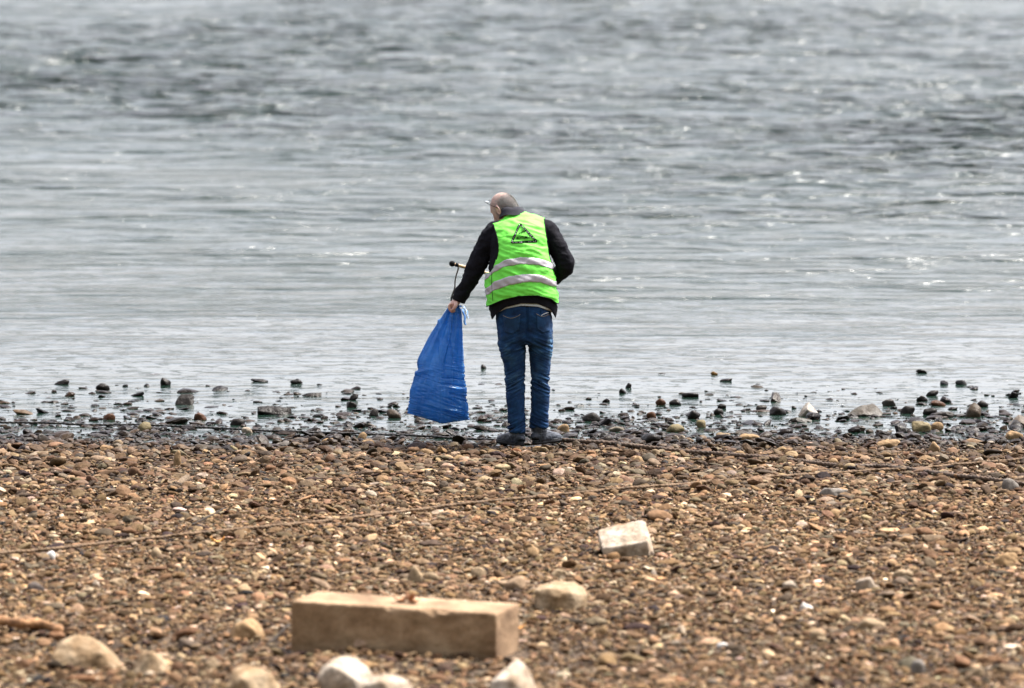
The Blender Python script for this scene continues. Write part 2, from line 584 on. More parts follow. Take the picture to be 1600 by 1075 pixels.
def stone_obj(name, V, F, col, wet, label, cat, group=None, smooth=True):
    c = V.mean(0); c[2] = V[:, 2].min()
    o = mk(name, V, F, STONE, smooth=smooth, loc=c)
    n = len(V)
    m_ = np.ones((n, 1))
    if cat in ('boulder', 'rock'):
        q = V * 9 + len(label)
        m_ = np.clip(.95 + .5 * fbm(q, 3), .45, 1.25)[:, None] ** np.array([.8, 1.0, 1.25])
    set_attr(o.data, "col", np.hstack([np.tile(col, (n, 1)) * m_, np.ones((n, 1))]), 'FLOAT_COLOR')
    set_attr(o.data, "wet", np.full(n, wet) if np.isscalar(wet) else wet)
    return tag(o, label, cat, group)

def hull_stone(pts, base_px, voxel=.006, seed=0, rough=.006, dig=.02):
    """pts: (px, py, dy) on the silhouette and facets; the stone sits on the ground at base_px"""
    g = G(*base_px)
    P = [W(p[0], p[1], g[1] + p[2]) for p in pts]
    bm = bmesh.new()
    for p in P: bm.verts.new(p)
    r = bmesh.ops.convex_hull(bm, input=bm.verts)
    junk = [v for v in bm.verts if not v.link_faces]
    bmesh.ops.delete(bm, geom=junk, context='VERTS')
    bmesh.ops.recalc_face_normals(bm, faces=bm.faces)
    bm.verts.index_update()
    V = np.array([v.co[:] for v in bm.verts]); F = [tuple(v.index for v in f.verts) for f in bm.faces]; bm.free()
    V, F = remesh([(V, F)], voxel, 1)
    N = normals(V, F)
    V = V + N * (rough * fbm(V * 14 + seed, 3) + rough * .35 * fbm(V * 60 + seed, 2))[:, None]
    EXCL.append((V[:, 0].mean(), V[:, 1].mean(), 0.36 * (V[:, 0].max() - V[:, 0].min())))
    return V, F

CREAM, WHITE, TAN, GREY, DARKS, OLIVE, RUST = (.33, .245, .155), (.39, .325, .255), (.36, .24, .13), (.22, .20, .18), (.075, .065, .058), (.27, .22, .12), (.30, .14, .07)

boulders = [
 ([(938,826,.24),(975,823,.24),(1003,811,.25),(1009,815,.22),(934,832,.16),(941,857,.02),(975,853,0),(1012,845,.0),(1024,868,.16),(1017,876,.0),(980,872,0),(944,868,.02),(936,850,.12),(940,866,.22),(1015,866,.25)],
  (980,874), WHITE, .1, "pale angular boulder with a flat bright top on the shingle right of the man", "boulder"),
 ([(840,914,.16),(868,906,.22),(900,909,.22),(913,917,.14),(918,932,.08),(917,950,.06),(835,924,.05),(836,950,.04),(858,918,.02),(868,934,-.03),(890,925,.0),(905,956,.02),(845,957,.0),(878,958,-.03),(850,950,.2),(905,950,.2)],
  (875,957), CREAM, .15, "knobbly cream boulder beside the right end of the concrete block", "boulder"),
 ([(80,1026,.08),(92,1004,.14),(116,991,.2),(135,993,.2),(160,1003,.16),(158,1020,.02),(180,1022,.14),(192,1042,.1),(184,1054,.04),(95,1046,.02),(120,1050,0),(155,1050,0),(90,1046,.2),(170,1050,.25)],
  (130,1050), CREAM, .12, "large rounded tan boulder at the lower left by the driftwood", "boulder"),
 ([(204,1053,.05),(218,1022,.1),(224,1014,.16),(236,1018,.04),(254,1026,.14),(269,1044,.1),(258,1058,.04),(230,1058,0),(212,1056,.0),(250,1050,.2)],
  (235,1058), CREAM, .08, "tan wedge shaped stone right of the large rounded boulder at the lower left", "boulder"),
 ([(350,1078,.02),(362,1045,.1),(380,1037,.16),(402,1040,.16),(422,1050,.06),(440,1072,.1),(436,1090,0),(356,1092,0),(400,1092,-.04),(380,1060,-.01)],
  (395,1090), CREAM, .1, "rounded tan boulder at the bottom edge left of the concrete block", "boulder"),
 ([(494,1062,.03),(505,1040,.08),(522,1028,.14),(540,1022,.18),(556,1026,.16),(572,1040,.1),(586,1058,.12),(584,1078,.04),(552,1060,-.03),(520,1078,-.02),(498,1084,0),(560,1085,-.02),(520,1040,.02)],
  (540,1084), WHITE, .05, "white angular boulder in front of the concrete block at the bottom edge", "boulder"),
 ([(566,1072,.02),(580,1056,.06),(600,1050,.1),(625,1055,.1),(642,1064,.08),(650,1085,.04),(570,1092,0),(610,1094,-.03),(600,1066,-.01)],
  (606,1090), WHITE, .05, "low white stone touching the right side of the white angular boulder", "boulder"),
 ([(764,1064,.03),(778,1056,.06),(792,1044,.1),(803,1031,.14),(812,1031,.14),(824,1042,.1),(833,1062,.1),(842,1085,.06),(800,1062,-.02),(764,1090,0),(838,1095,0),(800,1095,-.04)],
  (802,1090), WHITE, .05, "peaked white boulder at the bottom edge below the right end of the concrete block", "boulder"),
 ([(272,632,.02),(278,620,.05),(284,615,.08),(291,616,.08),(296,623,.03),(303,616,.08),(305,628,.04),(304,632,.02),(276,634,0),(300,634,0)],
  (290,633), DARKS, .8, "dark double humped rock in the shallows at the left", "rock"),
 ([(402,635,.05),(420,633,.08),(440,635,.08),(456,636,.08),(457,648,.06),(448,650,.02),(420,644,0),(404,643,.0),(402,648,.05),(430,652,0)],
  (430,649), DARKS, .85, "dark rectangular rock lying in the shallows left of the blue bag", "rock"),
 ([(1246,650,.04),(1252,640,.06),(1258,630,.1),(1263,627,.1),(1268,633,.08),(1282,649,.06),(1262,640,-.02),(1268,652,0),(1250,652,0)],
  (1263,651), (.5,.47,.43), .45, "pale grey pyramid shaped rock at the water's edge on the right", "rock"),
 ([(1322,649,.05),(1332,640,.07),(1346,633,.1),(1364,630,.14),(1369,634,.1),(1381,646,.1),(1378,651,.02),(1350,648,0),(1326,651,.02)],
  (1352,651), (.3,.28,.25), .7, "slanted grey slab of rock at the water's edge right of the pyramid shaped one", "rock"),
 ([(1574,664,.04),(1584,653,.08),(1592,647,.1),(1604,652,.1),(1616,660,.08),(1616,672,0),(1578,668,0),(1595,660,-.02)],
  (1596,668), (.3,.26,.22), .6, "grey brown rock at the water's edge cut by the right edge", "rock"),
]
for i, (pts, base, col, wet, label, cat) in enumerate(boulders):
    V, F = hull_stone(pts, base, .007 if cat == 'boulder' else .005, seed=i * 3.7, rough=.0045 if cat == 'boulder' else .003)
    stone_obj("boulder" if cat == 'boulder' else "rock", V, F, col, wet, label, cat)

# concrete block: 1.05 x 0.35 x 0.28 m, turned 19 degrees
def build_block():
    g = G(454, 1029)
    L, D, H, yaw = 1.065, .36, .285, math.radians(-18.5)
    nx, ny, nz = 104, 36, 30
    bm = bmesh.new()
    def add(ax, u, v, c):
        a_, b_ = np.meshgrid(np.linspace(0, 1, u), np.linspace(0, 1, v), indexing='ij')
        pts = {0: (a_ * 0 + c, a_, b_), 1: (a_, a_ * 0 + c, b_), 2: (a_, b_, a_ * 0 + c)}[ax]
        P = np.stack(pts, -1)
        return P.reshape(-1, 3), [(i * v + j, (i + 1) * v + j, (i + 1) * v + j + 1, i * v + j + 1) for i in range(u - 1) for j in range(v - 1)]
    parts = []
    for ax, u, v in ((0, ny, nz), (1, nx, nz), (2, nx, ny)):
        for c in (0, 1): parts.append(add(ax, u, v, c))
    V, F = joinp(parts)
    me = raw_mesh("b", V * np.array([L, D, H]), F)
    bm.from_mesh(me); bmesh.ops.remove_doubles(bm, verts=bm.verts, dist=1e-5); bmesh.ops.recalc_face_normals(bm, faces=bm.faces)
    V = np.array([v.co[:] for v in bm.verts]); F = [tuple(v.index for v in f.verts) for f in bm.faces]; bm.free()
    S = np.array([L, D, H]); d = np.minimum(V, S - V)            # distance to each pair of sides
    ds = np.sort(d, axis=1); edge = ds[:, 1]                      # distance to the nearest arris
    n = fbm(V * 16, 3)
    r = .006 + .012 * np.clip(n, 0, 1)
    top = V[:, 2] > H * .6
    xx = V[:, 0] / L
    chip = .9 * (.022 * np.exp(-((xx - .70) / .07) ** 2) + .012 * np.exp(-((xx - .5) / .05) ** 2) + .01 * np.exp(-((xx - .88) / .03) ** 2)) * (V[:, 1] < .06) * top
    r = r + chip * (1 + n)
    t = np.clip(1 - edge / r, 0, 1)
    for k in range(3):
        near = (d[:, k] < r)
        sgn = np.where(V[:, k] < S[k] / 2, 1, -1)
        V[:, k] += near * sgn * t * r * .45
    V += normals(V, F) * (.0022 * fbm(V * 22 + 4, 3) + .0012 * fbm(V * 90, 2))[:, None]
    V[:, 2] -= 0.012 * xx * 1
    c, s = math.cos(yaw), math.sin(yaw)
    V = np.stack([V[:, 0] * c - V[:, 1] * s, V[:, 0] * s + V[:, 1] * c, V[:, 2]], 1)
    loc = np.array([g[0], g[1], g[2]])
    V = V + loc
    m = Mat("weathered concrete", rough=.9, spec=.3)
    v = m.coord()
    n1 = m.noise(v, 3.5, 5, .6); n2 = m.noise(v, 60, 3, .6); n3 = m.noise(m.coord((1, 1, 2.5)), 9, 4, .6)
    cc = m.ramp(n1, [(.3, (.15, .092, .052)), (.5, (.28, .185, .11)), (.7, (.44, .315, .205))])
    cc = m.mix(.6, cc, m.ramp(n3, [(.35, (.62, .58, .5)), (.6, (1.08, 1.06, 1.02))]), 'MULTIPLY')
    cc = m.mix(.5, cc, m.ramp(n2, [(.3, (.6, .58, .55)), (.6, (1.1, 1.1, 1.1))]), 'MULTIPLY')
    m.base(cc); m.nrm(m.bump(n2, .6, .004, m.bump(n3, .4, .006)))
    o = mk("concrete_block", V, F, m.m, loc=loc)
    tag(o, "long weathered concrete kerb block lying on the shingle in the foreground", "concrete block")
    for k in np.linspace(.06, .97, 9):
        EXCL.append((g[0] + k * L * c - D * .5 * s, g[1] + k * L * s + D * .5 * c, .17))
    return g, L, D, H, yaw
BLK = build_block()

# catalogue of single stones read off the photograph: x0, y0, x1, y1, colour, wet, roundness, label
CAT = [
 (149,600,171,612,DARKS,.9,'r',"dark domed stone alone in the shallow water at the far left"),
 (250,591,267,604,DARKS,.9,'a',"dark upright stone farthest out in the shallows above the double humped rock"),
 (83,594,108,602,DARKS,.9,'r',"low dark stone in the water above the cable at the far left"),
 (19,641,53,649,TAN,.7,'r',"long flat brown stone at the water's edge near the left edge"),
 (159,647,180,658,RUST,.7,'r',"dark reddish stone just above the black cable on the left"),
 (302,647,323,658,RUST,.65,'r',"reddish brown stone above the end of the straight black cable"),
 (359,655,383,666,DARKS,.8,'r',"dark brown stone below the dark rectangular rock"),
 (214,661,236,677,OLIVE,.5,'r',"olive grey round stone interrupting the black cable on the left"),
 (391,593,419,598,DARKS,.9,'a',"thin dark flat stone in the water above the dark rectangular rock"),
 (453,594,473,601,DARKS,.9,'a',"small dark flat stone in the water right of the thin flat one"),
 (175,688,192,699,CREAM,.2,'a',"pale yellowish angular stone below the cable on the left"),
 (356,697,372,710,OLIVE,.3,'a',"upright ochre stone on the shingle below the cable's left stretch"),
 (377,669,395,679,WHITE,.3,'a',"whitish stone at the end of the left stretch of cable"),
 (270,706,283,733,TAN,.3,'u',"narrow stone standing on end in the shingle at the left"),
 (544,617,560,627,DARKS,.9,'a',"dark peaked stone in the shallows left of the blue bag"),
 (541,628,558,638,DARKS,.8,'a',"wet angular stone right below the dark peaked one"),
 (603,641,627,656,(.22,.17,.12),.7,'r',"dark brown stone in the shallows under the left corner of the bag"),
 (576,640,591,652,DARKS,.8,'r',"small dark stone left of the dark brown one under the bag's corner"),
 (500,686,522,698,TAN,.3,'r',"light brown rounded stone at the puddle's left end"),
 (562,688,585,698,TAN,.25,'r',"tan rounded stone at the puddle's right end"),
 (557,676,573,688,TAN,.35,'r',"brown stone leaning at the black cable below the bag"),
 (751,570,760,577,DARKS,.9,'a',"tiny dark pointed stone in open water between the bag and the legs"),
 (910,646,939,660,DARKS,.8,'r',"large dark stone in the shallows right of the man's knees"),
 (977,599,987,607,DARKS,.9,'a',"small dark pyramid stone far out right of the man"),
 (967,608,979,616,DARKS,.9,'r',"dark round stone just below the small pyramid stone"),
 (1010,644,1026,656,RUST,.75,'r',"dark reddish round stone at the water's edge right of the man"),
 (1074,642,1095,656,DARKS,.8,'r',"dark domed stone at the water's edge right of the reddish round one"),
 (1024,624,1041,635,RUST,.85,'r',"dark brown stone in the middle of the shallows right of the man"),
 (1045,625,1065,634,DARKS,.85,'r',"smooth dark stone touching the dark brown one in the shallows"),
 (1065,614,1092,622,DARKS,.9,'a',"long low dark stone in the shallows right of the man"),
 (1202,637,1229,650,DARKS,.85,'a',"dark notched stone left of the pale pyramid shaped rock"),
 (1121,632,1135,640,DARKS,.8,'r',"small brown stone right of the long low dark one"),
 (1115,640,1131,650,DARKS,.8,'r',"dark stone directly below the small brown one"),
 (1181,634,1199,642,GREY,.8,'r',"grey flat stone left of the dark notched one"),
 (1110,581,1122,587,(.5,.27,.06),.5,'r',"yellow ochre stone alone far out in the water"),
 (1124,592,1144,597,DARKS,.9,'r',"low dark stone below the yellow ochre one"),
 (1040,664,1070,677,OLIVE,.45,'a',"olive triangular stone on the wet shingle right of the man"),
 (1088,657,1103,669,OLIVE,.45,'a',"olive pointed stone up and right of the triangular one"),
 (950,667,977,676,(.3,.26,.2),.5,'a',"long wet grey brown stone right of the boots"),
 (870,664,890,676,TAN,.4,'r',"golden brown stone right of the right boot's ankle"),
 (1052,681,1061,690,WHITE,.15,'r',"left one of two small whitish pebbles lying together"),
 (1060,681,1071,690,WHITE,.15,'r',"right one of two small whitish pebbles lying together"),
 (1016,703,1031,714,CREAM,.15,'r',"cream round stone resting against the dark cable right of the man"),
 (1118,677,1146,689,CREAM,.25,'a',"tan angular stone on the wet shingle above the cable"),
 (1152,680,1190,691,TAN,.3,'r',"long golden stone right of the tan angular one"),
 (1139,706,1174,717,TAN,.2,'r',"long brown stone lying against the dark cable"),
 (986,714,1006,728,TAN,.15,'a',"brown blocky stone just below the dark cable"),
 (1088,716,1100,729,CREAM,.1,'r',"pale pinkish egg shaped stone below the dark cable"),
 (1431,577,1449,584,DARKS,.9,'a',"dark stone farthest out in the water at the right"),
 (1469,595,1482,602,(.28,.28,.3),.8,'r',"left one of two smooth grey stones in the water at the right"),
 (1493,594,1511,602,(.24,.24,.25),.8,'r',"right one of two smooth grey stones in the water at the right"),
 (1447,611,1467,620,DARKS,.85,'r',"dark rounded stone below the two smooth grey stones"),
 (1432,619,1450,629,DARKS,.85,'a',"dark angular stone below and left of the dark rounded one"),
 (1454,627,1479,636,RUST,.8,'r',"long reddish dark stone in the shallows at the right"),
 (1378,625,1400,636,GREY,.75,'a',"grey slanted stone above the slab of rock"),
 (1407,636,1430,648,DARKS,.75,'r',"dark brown stone right of the slanted slab of rock"),
 (1442,638,1465,650,DARKS,.75,'a',"dark peaked stone below the long reddish one"),
 (1460,644,1491,654,GREY,.65,'r',"smooth long grey stone right of the dark peaked one"),
 (1525,627,1545,638,DARKS,.8,'r',"dark rounded stone behind the cluster near the right edge"),
 (1508,632,1534,655,(.26,.2,.14),.7,'a',"big jagged brown stone in the cluster near the right edge"),
 (1424,660,1456,676,OLIVE,.45,'r',"olive brown boulder like stone on the wet shingle at the right"),
 (1455,661,1475,674,TAN,.4,'r',"tan stone touching the olive brown one"),
 (1369,689,1415,702,TAN,.25,'a',"wide brown wedge stone on the shingle at the right"),
 (1450,692,1470,710,TAN,.2,'a',"leaning brown shard right of the wide wedge stone"),
 (1508,686,1537,695,(.26,.17,.1),.3,'r',"smooth dark tan oblong stone near the right edge"),
 (1570,674,1600,688,TAN,.3,'a',"tan angular stone below the rock at the right edge"),
 (1522,716,1538,728,WHITE,.05,'r',"white pebble between the two ropes at the right"),
 (1295,717,1312,730,TAN,.15,'r',"round tan stone above the crossing ropes"),
 (1354,745,1378,754,WHITE,.05,'r',"bright white flat pebble below the crossing ropes"),
 (70,862,86,878,(.8,.78,.75),.0,'r',"bright white egg shaped pebble in the left foreground"),
 (233,857,254,876,CREAM,.0,'a',"pale leaning stone right of the white egg shaped pebble"),
 (141,908,157,919,WHITE,.0,'r',"small white stone in the left foreground"),
 (162,905,195,919,CREAM,.0,'a',"pale flat stone right of the small white stone"),
 (42,912,69,928,(.12,.1,.09),.0,'r',"dark grey stone in the left foreground"),
 (411,900,431,909,WHITE,.0,'r',"flat white pebble above the left end of the concrete block"),
 (357,971,414,1004,TAN,.0,'a',"broad brown slab stone left of the concrete block"),
 (276,1001,312,1018,(.16,.12,.09),.1,'r',"dark brown flat stone behind the wedge shaped stone"),
 (313,1031,344,1051,CREAM,.0,'a',"small cream block between two boulders at the bottom left"),
 (638,886,660,914,CREAM,.0,'a',"tilted long cream stone behind the concrete block"),
 (660,896,688,914,CREAM,.0,'r',"rounded cream stone behind the concrete block"),
 (735,888,760,906,CREAM,.0,'r',"pale stone behind the right part of the concrete block"),
 (860,892,892,906,CREAM,.0,'r',"cream stone directly behind the knobbly boulder"),
 (822,856,843,876,TAN,.1,'u',"upright brown stone left of the pale angular boulder"),
 (1337,904,1370,927,WHITE,.0,'a',"cream cube shaped stone on the right shingle"),
 (1249,942,1271,956,(.72,.69,.64),.0,'a',"small bright white block on the right shingle"),
 (1337,968,1384,988,CREAM,.0,'r',"long cream oval stone in the right foreground"),
 (1423,1033,1446,1061,GREY,.0,'u',"smooth grey egg shaped stone at the lower right"),
 (1392,892,1428,907,CREAM,.0,'r',"pale oval stone right of the cube shaped one"),
 (1553,866,1592,890,TAN,.0,'a',"tan jagged stone near the right edge"),
 (1281,765,1325,781,GREY,.0,'a',"flat grey slate like stone on the right shingle"),
 (1290,796,1313,812,TAN,.0,'r',"brown round stone below the flat grey one"),
 (1566,750,1594,772,GREY,.0,'a',"pinkish grey blocky stone near the right edge below the ropes"),
 (1266,985,1290,1003,CREAM,.0,'a',"tilted grey cream stone in the right foreground"),
 (1222,909,1249,924,WHITE,.0,'a',"whitish half buried stone left of the cube shaped one"),
 (1119,1005,1141,1014,(.75,.73,.7),.0,'a',"bright white chip in the foreground right of the block"),
 (1507,1044,1539,1067,CREAM,.0,'r',"pale blurred stone at the bottom right corner"),
 (1227,838,1247,848,CREAM,.0,'r',"pale flat stone on the shingle above the whitish half buried one"),
 (430,690,452,700,GREY,.4,'a',"flat grey stone left of the puddle"),
 (706,712,728,724,TAN,.1,'r',"tan rounded stone below the blue bag"),
 (655,702,678,713,TAN,.2,'r',"flat brown stone below the bag's left part"),
 (798,702,816,711,RUST,.1,'r',"rusty brown round stone touching the left boot's sole"),
 (832,699,853,709,TAN,.1,'r',"yellowish oblong stone in front of the right boot"),
 (960,830,980,842,CREAM,.0,'r',"pale stone behind the left corner of the pale angular boulder"),
 (570,768,590,780,WHITE,.0,'r',"whitish stone in the middle of the dry shingle"),
 (786,842,806,856,CREAM,.0,'r',"cream pebble between the rope and the concrete block"),
]
for i, (x0, y0, x1, y1, col, wet, shp, label) in enumerate(CAT):
    r = np.random.default_rng(100 + i)
    g = G((x0 + x1) / 2, y1 - .1 * (y1 - y0))
    sc = FPX / g[1]
    w, h = (x1 - x0) / sc, (y1 - y0) / sc
    V, F = proto(4 if (x1 - x0) > 30 else 3, r, shp != 'r')
    V = V * np.array([1, .8, 1])
    th = r.uniform(-.5, .5)
    V = V @ np.array([[1, 0, math.sin(th) * .5], [0, 1, 0], [0, 0, 1]])
    depth = min(w, max(h * 1.6, w * .7)) * .8
    V[:, 0] *= w / np.ptp(V[:, 0]); V[:, 1] *= depth / np.ptp(V[:, 1]); 
    hh = max(h - .1 * depth * .5, h * .6) / .66
    V[:, 2] *= hh / np.ptp(V[:, 2])
    N = V / np.linalg.norm(V, axis=1)[:, None]
    V = V + N * (min(w, .2) * .035 * fbm(V / w * 5 + i, 3))[:, None]
    V = V - np.array([(V[:, 0].max() + V[:, 0].min()) / 2, 0, V[:, 2].min()])
    V = V + np.array([g[0], g[1] + depth * .42, g[2] - hh * .34])
    vz = V[:, 2]
    if y1 < 668 and col is not WHITE: wet = max(wet, .82)
    EXCL.append((g[0], g[1] + depth * .4, w * .38))
    stone_obj("stone", V, F, np.array(col) * (.8 if wet < .3 else 1.0), wet, label, "stone")

EXCL += [(W(803, 697, 38)[0], 38.06, .14), (W(850, 697, 38)[0], 38.10, .14)]

EXCL_BIG += [(W(800, 697, 38)[0], 37.93, .15), (W(852, 697, 38)[0], 37.96, .15)]
XR, YR = (-4.5, 4.5), (25.0, 44.0)
dry = lambda x, y: shore_density(x, y)
soil = lambda x, y: dry(x, y) * (1 - .8 * sstep(39.6, 41.2, y)) * (1 - .55 * sstep(.1, .6, pnoise(np.stack([x * 1.1, y * .7, x * 0 + 4], 1)) + .5 * sstep(29, 27, y)))
B_small = stone_batch(1, 288000, .024, .32, .012, .042, XR, YR, soil, .48, .95)
B_mid = stone_batch(2, 37000, .048, .28, .030, .095, XR, YR, lambda x, y: dry(x, y) * (1 - .5 * sstep(0, .6, pnoise(np.stack([x * .9, y * .6, x * 0 + 14], 1)) + .6 * sstep(30, 27, y))), .34, .8)
shallow = lambda x, y: (1 - sstep(38.3, 40.9, y + .9 * pnoise(np.stack([x * .7, y * .8, x * 0 + 20], 1))) * .93) * (1 - sstep(41.2, 42.4, y)) * (.25 + .75 * sstep(-.35, .25, pnoise(np.stack([x * 1.9, y * 1.6, x * 0 + 8], 1))))
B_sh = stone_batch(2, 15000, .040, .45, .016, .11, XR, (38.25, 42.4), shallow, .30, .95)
B_big = stone_batch(3, 715, .092, .18, .075, .14, XR, YR, dry, .2, .6)
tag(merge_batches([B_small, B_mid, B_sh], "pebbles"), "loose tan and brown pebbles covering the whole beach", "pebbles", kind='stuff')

def sub_batch(b, idx):
    return {k: (v[idx] if k != 'F' else v) for k, v in b.items()}

LMK = [("blue bag",690,655),("man's boots",835,690),("domed stone in the water",160,606),("double humped rock",290,625),("dark rectangular rock",430,641),
 ("olive stone on the cable",225,669),("pale pyramid rock",1263,640),("slanted slab rock",1352,642),("rock at the right edge",1592,660),("yellow ochre stone",1116,584),
 ("olive triangular stone",1055,671),("wide brown wedge stone",1392,695),("crossing ropes",1320,748),("narrow upright stone",276,720),("white egg shaped pebble",78,870),
 ("pale angular boulder",980,845),("knobbly cream boulder",876,932),("concrete block",620,960),("cream cube shaped stone",1353,915),("jagged stone at the right edge",1572,879),
 ("driftwood branch",50,990),("large rounded boulder",135,1025),("grey egg shaped stone",1434,1047),("bright white chip",1130,1009),("flat grey slate stone",1303,773),
 ("broad brown slab stone",385,990),("orange brown leaf",340,855),("flat white pebble",421,905),("dark reddish round stone",1018,650),("small white block",1260,949),("blocky pinkish stone",1580,761)]
def pebble_label(x, y, c, wet, s, px, py, flat):
    lum = c.mean()
    colr = "pale" if lum > .30 else "dark" if lum < .11 else "reddish" if c[0] > 2.3 * c[2] else "greyish" if c[0] < 1.6 * c[2] else "tan"
    shp = "flat" if flat < .38 else "chunky" if flat > .62 else "oval"
    d = [(math.hypot((px - l[1]), (py - l[2]) * 1.8), l) for l in LMK]; dist, l = min(d)
    ang = math.degrees(math.atan2(-(py - l[2]) * 1.8, px - l[1])) % 360
    way = ["right of", "beyond and right of", "straight beyond", "beyond and left of", "left of", "nearer and left of", "straight in front of", "nearer and right of"][int((ang + 22.5) // 45) % 8]
    far = "close" if dist < 70 else "some way" if dist < 140 else "well" 
    return f"{colr} {shp} cobble {far} {way} the {l[0]}".replace("the man's", "the man's")

px, py = project(np.stack([B_big['x'], B_big['y'], B_big['z']], 1))
vis = (px > 10) & (px < 1590) & (py < 1065) & (py > 560)
score = np.where(vis, B_big['s'] / B_big['y'], 0)
order = np.argsort(-score)
NIND = 300 - len(CAT) - len(boulders)
pick = order[:NIND]
rest = np.setdiff1d(np.arange(len(score)), pick)
tag(merge_batches([sub_batch(B_big, rest)], "cobbles"), "remaining fist sized cobbles spread over the beach", "cobbles", kind='stuff')
labs = {}
for i in pick:
    b = B_big
    lab = pebble_label(b['x'][i], b['y'][i], b['col'][i], b['wet'][i], b['s'][i], px[i], py[i], b['h'][i] / (b['s'][i] * .8))
    labs.setdefault(lab, []).append(i)
for lab, idx in labs.items():
    idx = sorted(idx, key=lambda i: px[i])
    for k, i in enumerate(idx):
        l = lab
        if 2 <= len(idx) <= 3: l = {0: "leftmost ", len(idx) - 1: "rightmost "}.get(k, "middle ") + lab
        stone_obj("cobble", b['V'][i].copy(), b['F'], b['col'][i], float(b['wet'][i]), l, "cobble", group="loose cobbles lying on the beach")

#@@PART2
# ------------------------------------------------------------------ the man
Y0 = 38.05
def fabric(name, color, scale=60, rough=.85, fine=.0015, coarse=.004, var=.25, sheen=0.0):
    m = Mat(name, color, rough=rough, spec=.3)
    v = m.coord()
    n1 = m.noise(v, 9, 4, .55); n2 = m.noise(v, scale * 6, 2, .6)
    lo = tuple(c * (1 - var) for c in color); hi = tuple(min(1, c * (1 + var)) for c in color)
    m.base(m.ramp(n1, [(.3, lo), (.7, hi)]))
    m.nrm(m.bump(n2, .5, fine, m.bump(n1, .4, coarse)))
    m.b.inputs['Sheen Weight'].default_value = 0
    if sheen: m.b.inputs['Specular IOR Level'].default_value = .08
    return m.m

M_SKIN = Mat("skin", (.52, .25, .18), rough=.5, spec=.4)
_v = M_SKIN.coord(); M_SKIN.base(M_SKIN.ramp(M_SKIN.noise(_v, 26, 4, .6), [(.3, (.46, .25, .20)), (.5, (.56, .35, .29)), (.7, (.66, .47, .41))]))
M_SKIN.nrm(M_SKIN.bump(M_SKIN.noise(_v, 160, 3), .3, .002)); M_SKIN.b.inputs['Subsurface Weight'].default_value = .08; M_SKIN.b.inputs['Subsurface Scale'].default_value = .01
M_SKIN = M_SKIN.m
M_JACKET = fabric("charcoal fleece", (.0085, .0085, .012), fine=.002, coarse=.006, var=.4, sheen=.05)
M_VEST = fabric("fluorescent green mesh", (.17, .74, .08), rough=.7, fine=.0006, coarse=.003, var=.06)
M_REFL = fabric("grey reflective tape", (.42, .40, .43), rough=.45, fine=.0003, coarse=.002, var=.1)
M_BLACK = Mat("black binding", (.006, .006, .007), rough=.8, spec=.12).m
M_PRINT = Mat("dark print", (.002, .007, .004), rough=.9, spec=.04).m
M_WHITE = Mat("white print", (.75, .78, .75), rough=.6).m
M_SHIRT = fabric("grey cotton", (.42, .43, .40), fine=.0006, coarse=.002, var=.12)
M_BOOT = fabric("blue grey leather", (.032, .039, .052), rough=.42, fine=.001, coarse=.004, var=.45)
M_SOLE = fabric("black rubber", (.018, .018, .02), rough=.7, var=.3)
M_TRIM = Mat("pale stitching", (.09, .10, .115), rough=.7).m

def denim():
    m = Mat("blue denim", (.01, .05, .15), rough=.85, spec=.25)
    v = m.coord()
    fade = m.n('ShaderNodeAttribute', attribute_name='fade').outputs['Fac']
    n = m.noise(v, 14, 5, .65); n2 = m.noise(v, 300, 2)
    c = m.ramp(n, [(.3, (.0025, .014, .05)), (.55, (.005, .034, .105)), (.75, (.009, .06, .17))])
    c = m.mix(fade, c, (.16, .34, .52))
    m.base(c); m.nrm(m.bump(n2, .6, .0015, m.bump(n, .4, .004)))
    return m.m
M_DENIM = denim()

gp = W(820, 697, Y0)
man = bpy.data.objects.new("person", None); COL.objects.link(man)
man.location = (gp[0], Y0, ground_z(gp[0], Y0).item())
tag(man, "man in green safety vest, dark jacket and jeans looking down at the waterline", "person")

def L(rows, **k): return loft(rows, Y0=Y0, **k)

# spine of the upper body, leaning away over the water
TORSO = [(820,505,.02,.20,.135),(819,492,.015,.222,.155),(817,478,.01,.225,.160),(815,460,.0,.226,.158),(813,440,.0,.221,.150),(812,418,.02,.207,.142),
         (811,398,.05,.194,.140),(810,380,.085,.190,.138),(809,365,.125,.187,.120),(808,355,.160,.170,.090),(806,349,.180,.135,.066),(804,344,.20,.095,.052),(801,338,.225,.066,.05)]
ARM_L = [(788,358,.15,.06,.06),(775,362,.14,.078,.075),(765,374,.13,.074,.074),(757,390,.125,.070,.068),(749,406,.12,.066,.064),(741,424,.12,.063,.060),
         (733,440,.12,.057,.055),(725,454,.115,.052,.05),(719,464,.11,.049,.047),(717,469,.11,.046,.044)]
ARM_R = [(838,356,.15,.06,.06),(851,360,.135,.076,.075),(861,372,.115,.073,.073),(870,386,.085,.070,.070),(878,399,.06,.067,.066),(883,411,.06,.066,.064),
         (880,421,.10,.062,.060),(870,431,.17,.055,.053),(856,438,.25,.050,.047),(846,442,.31,.046,.043),(841,444,.34,.042,.04)]

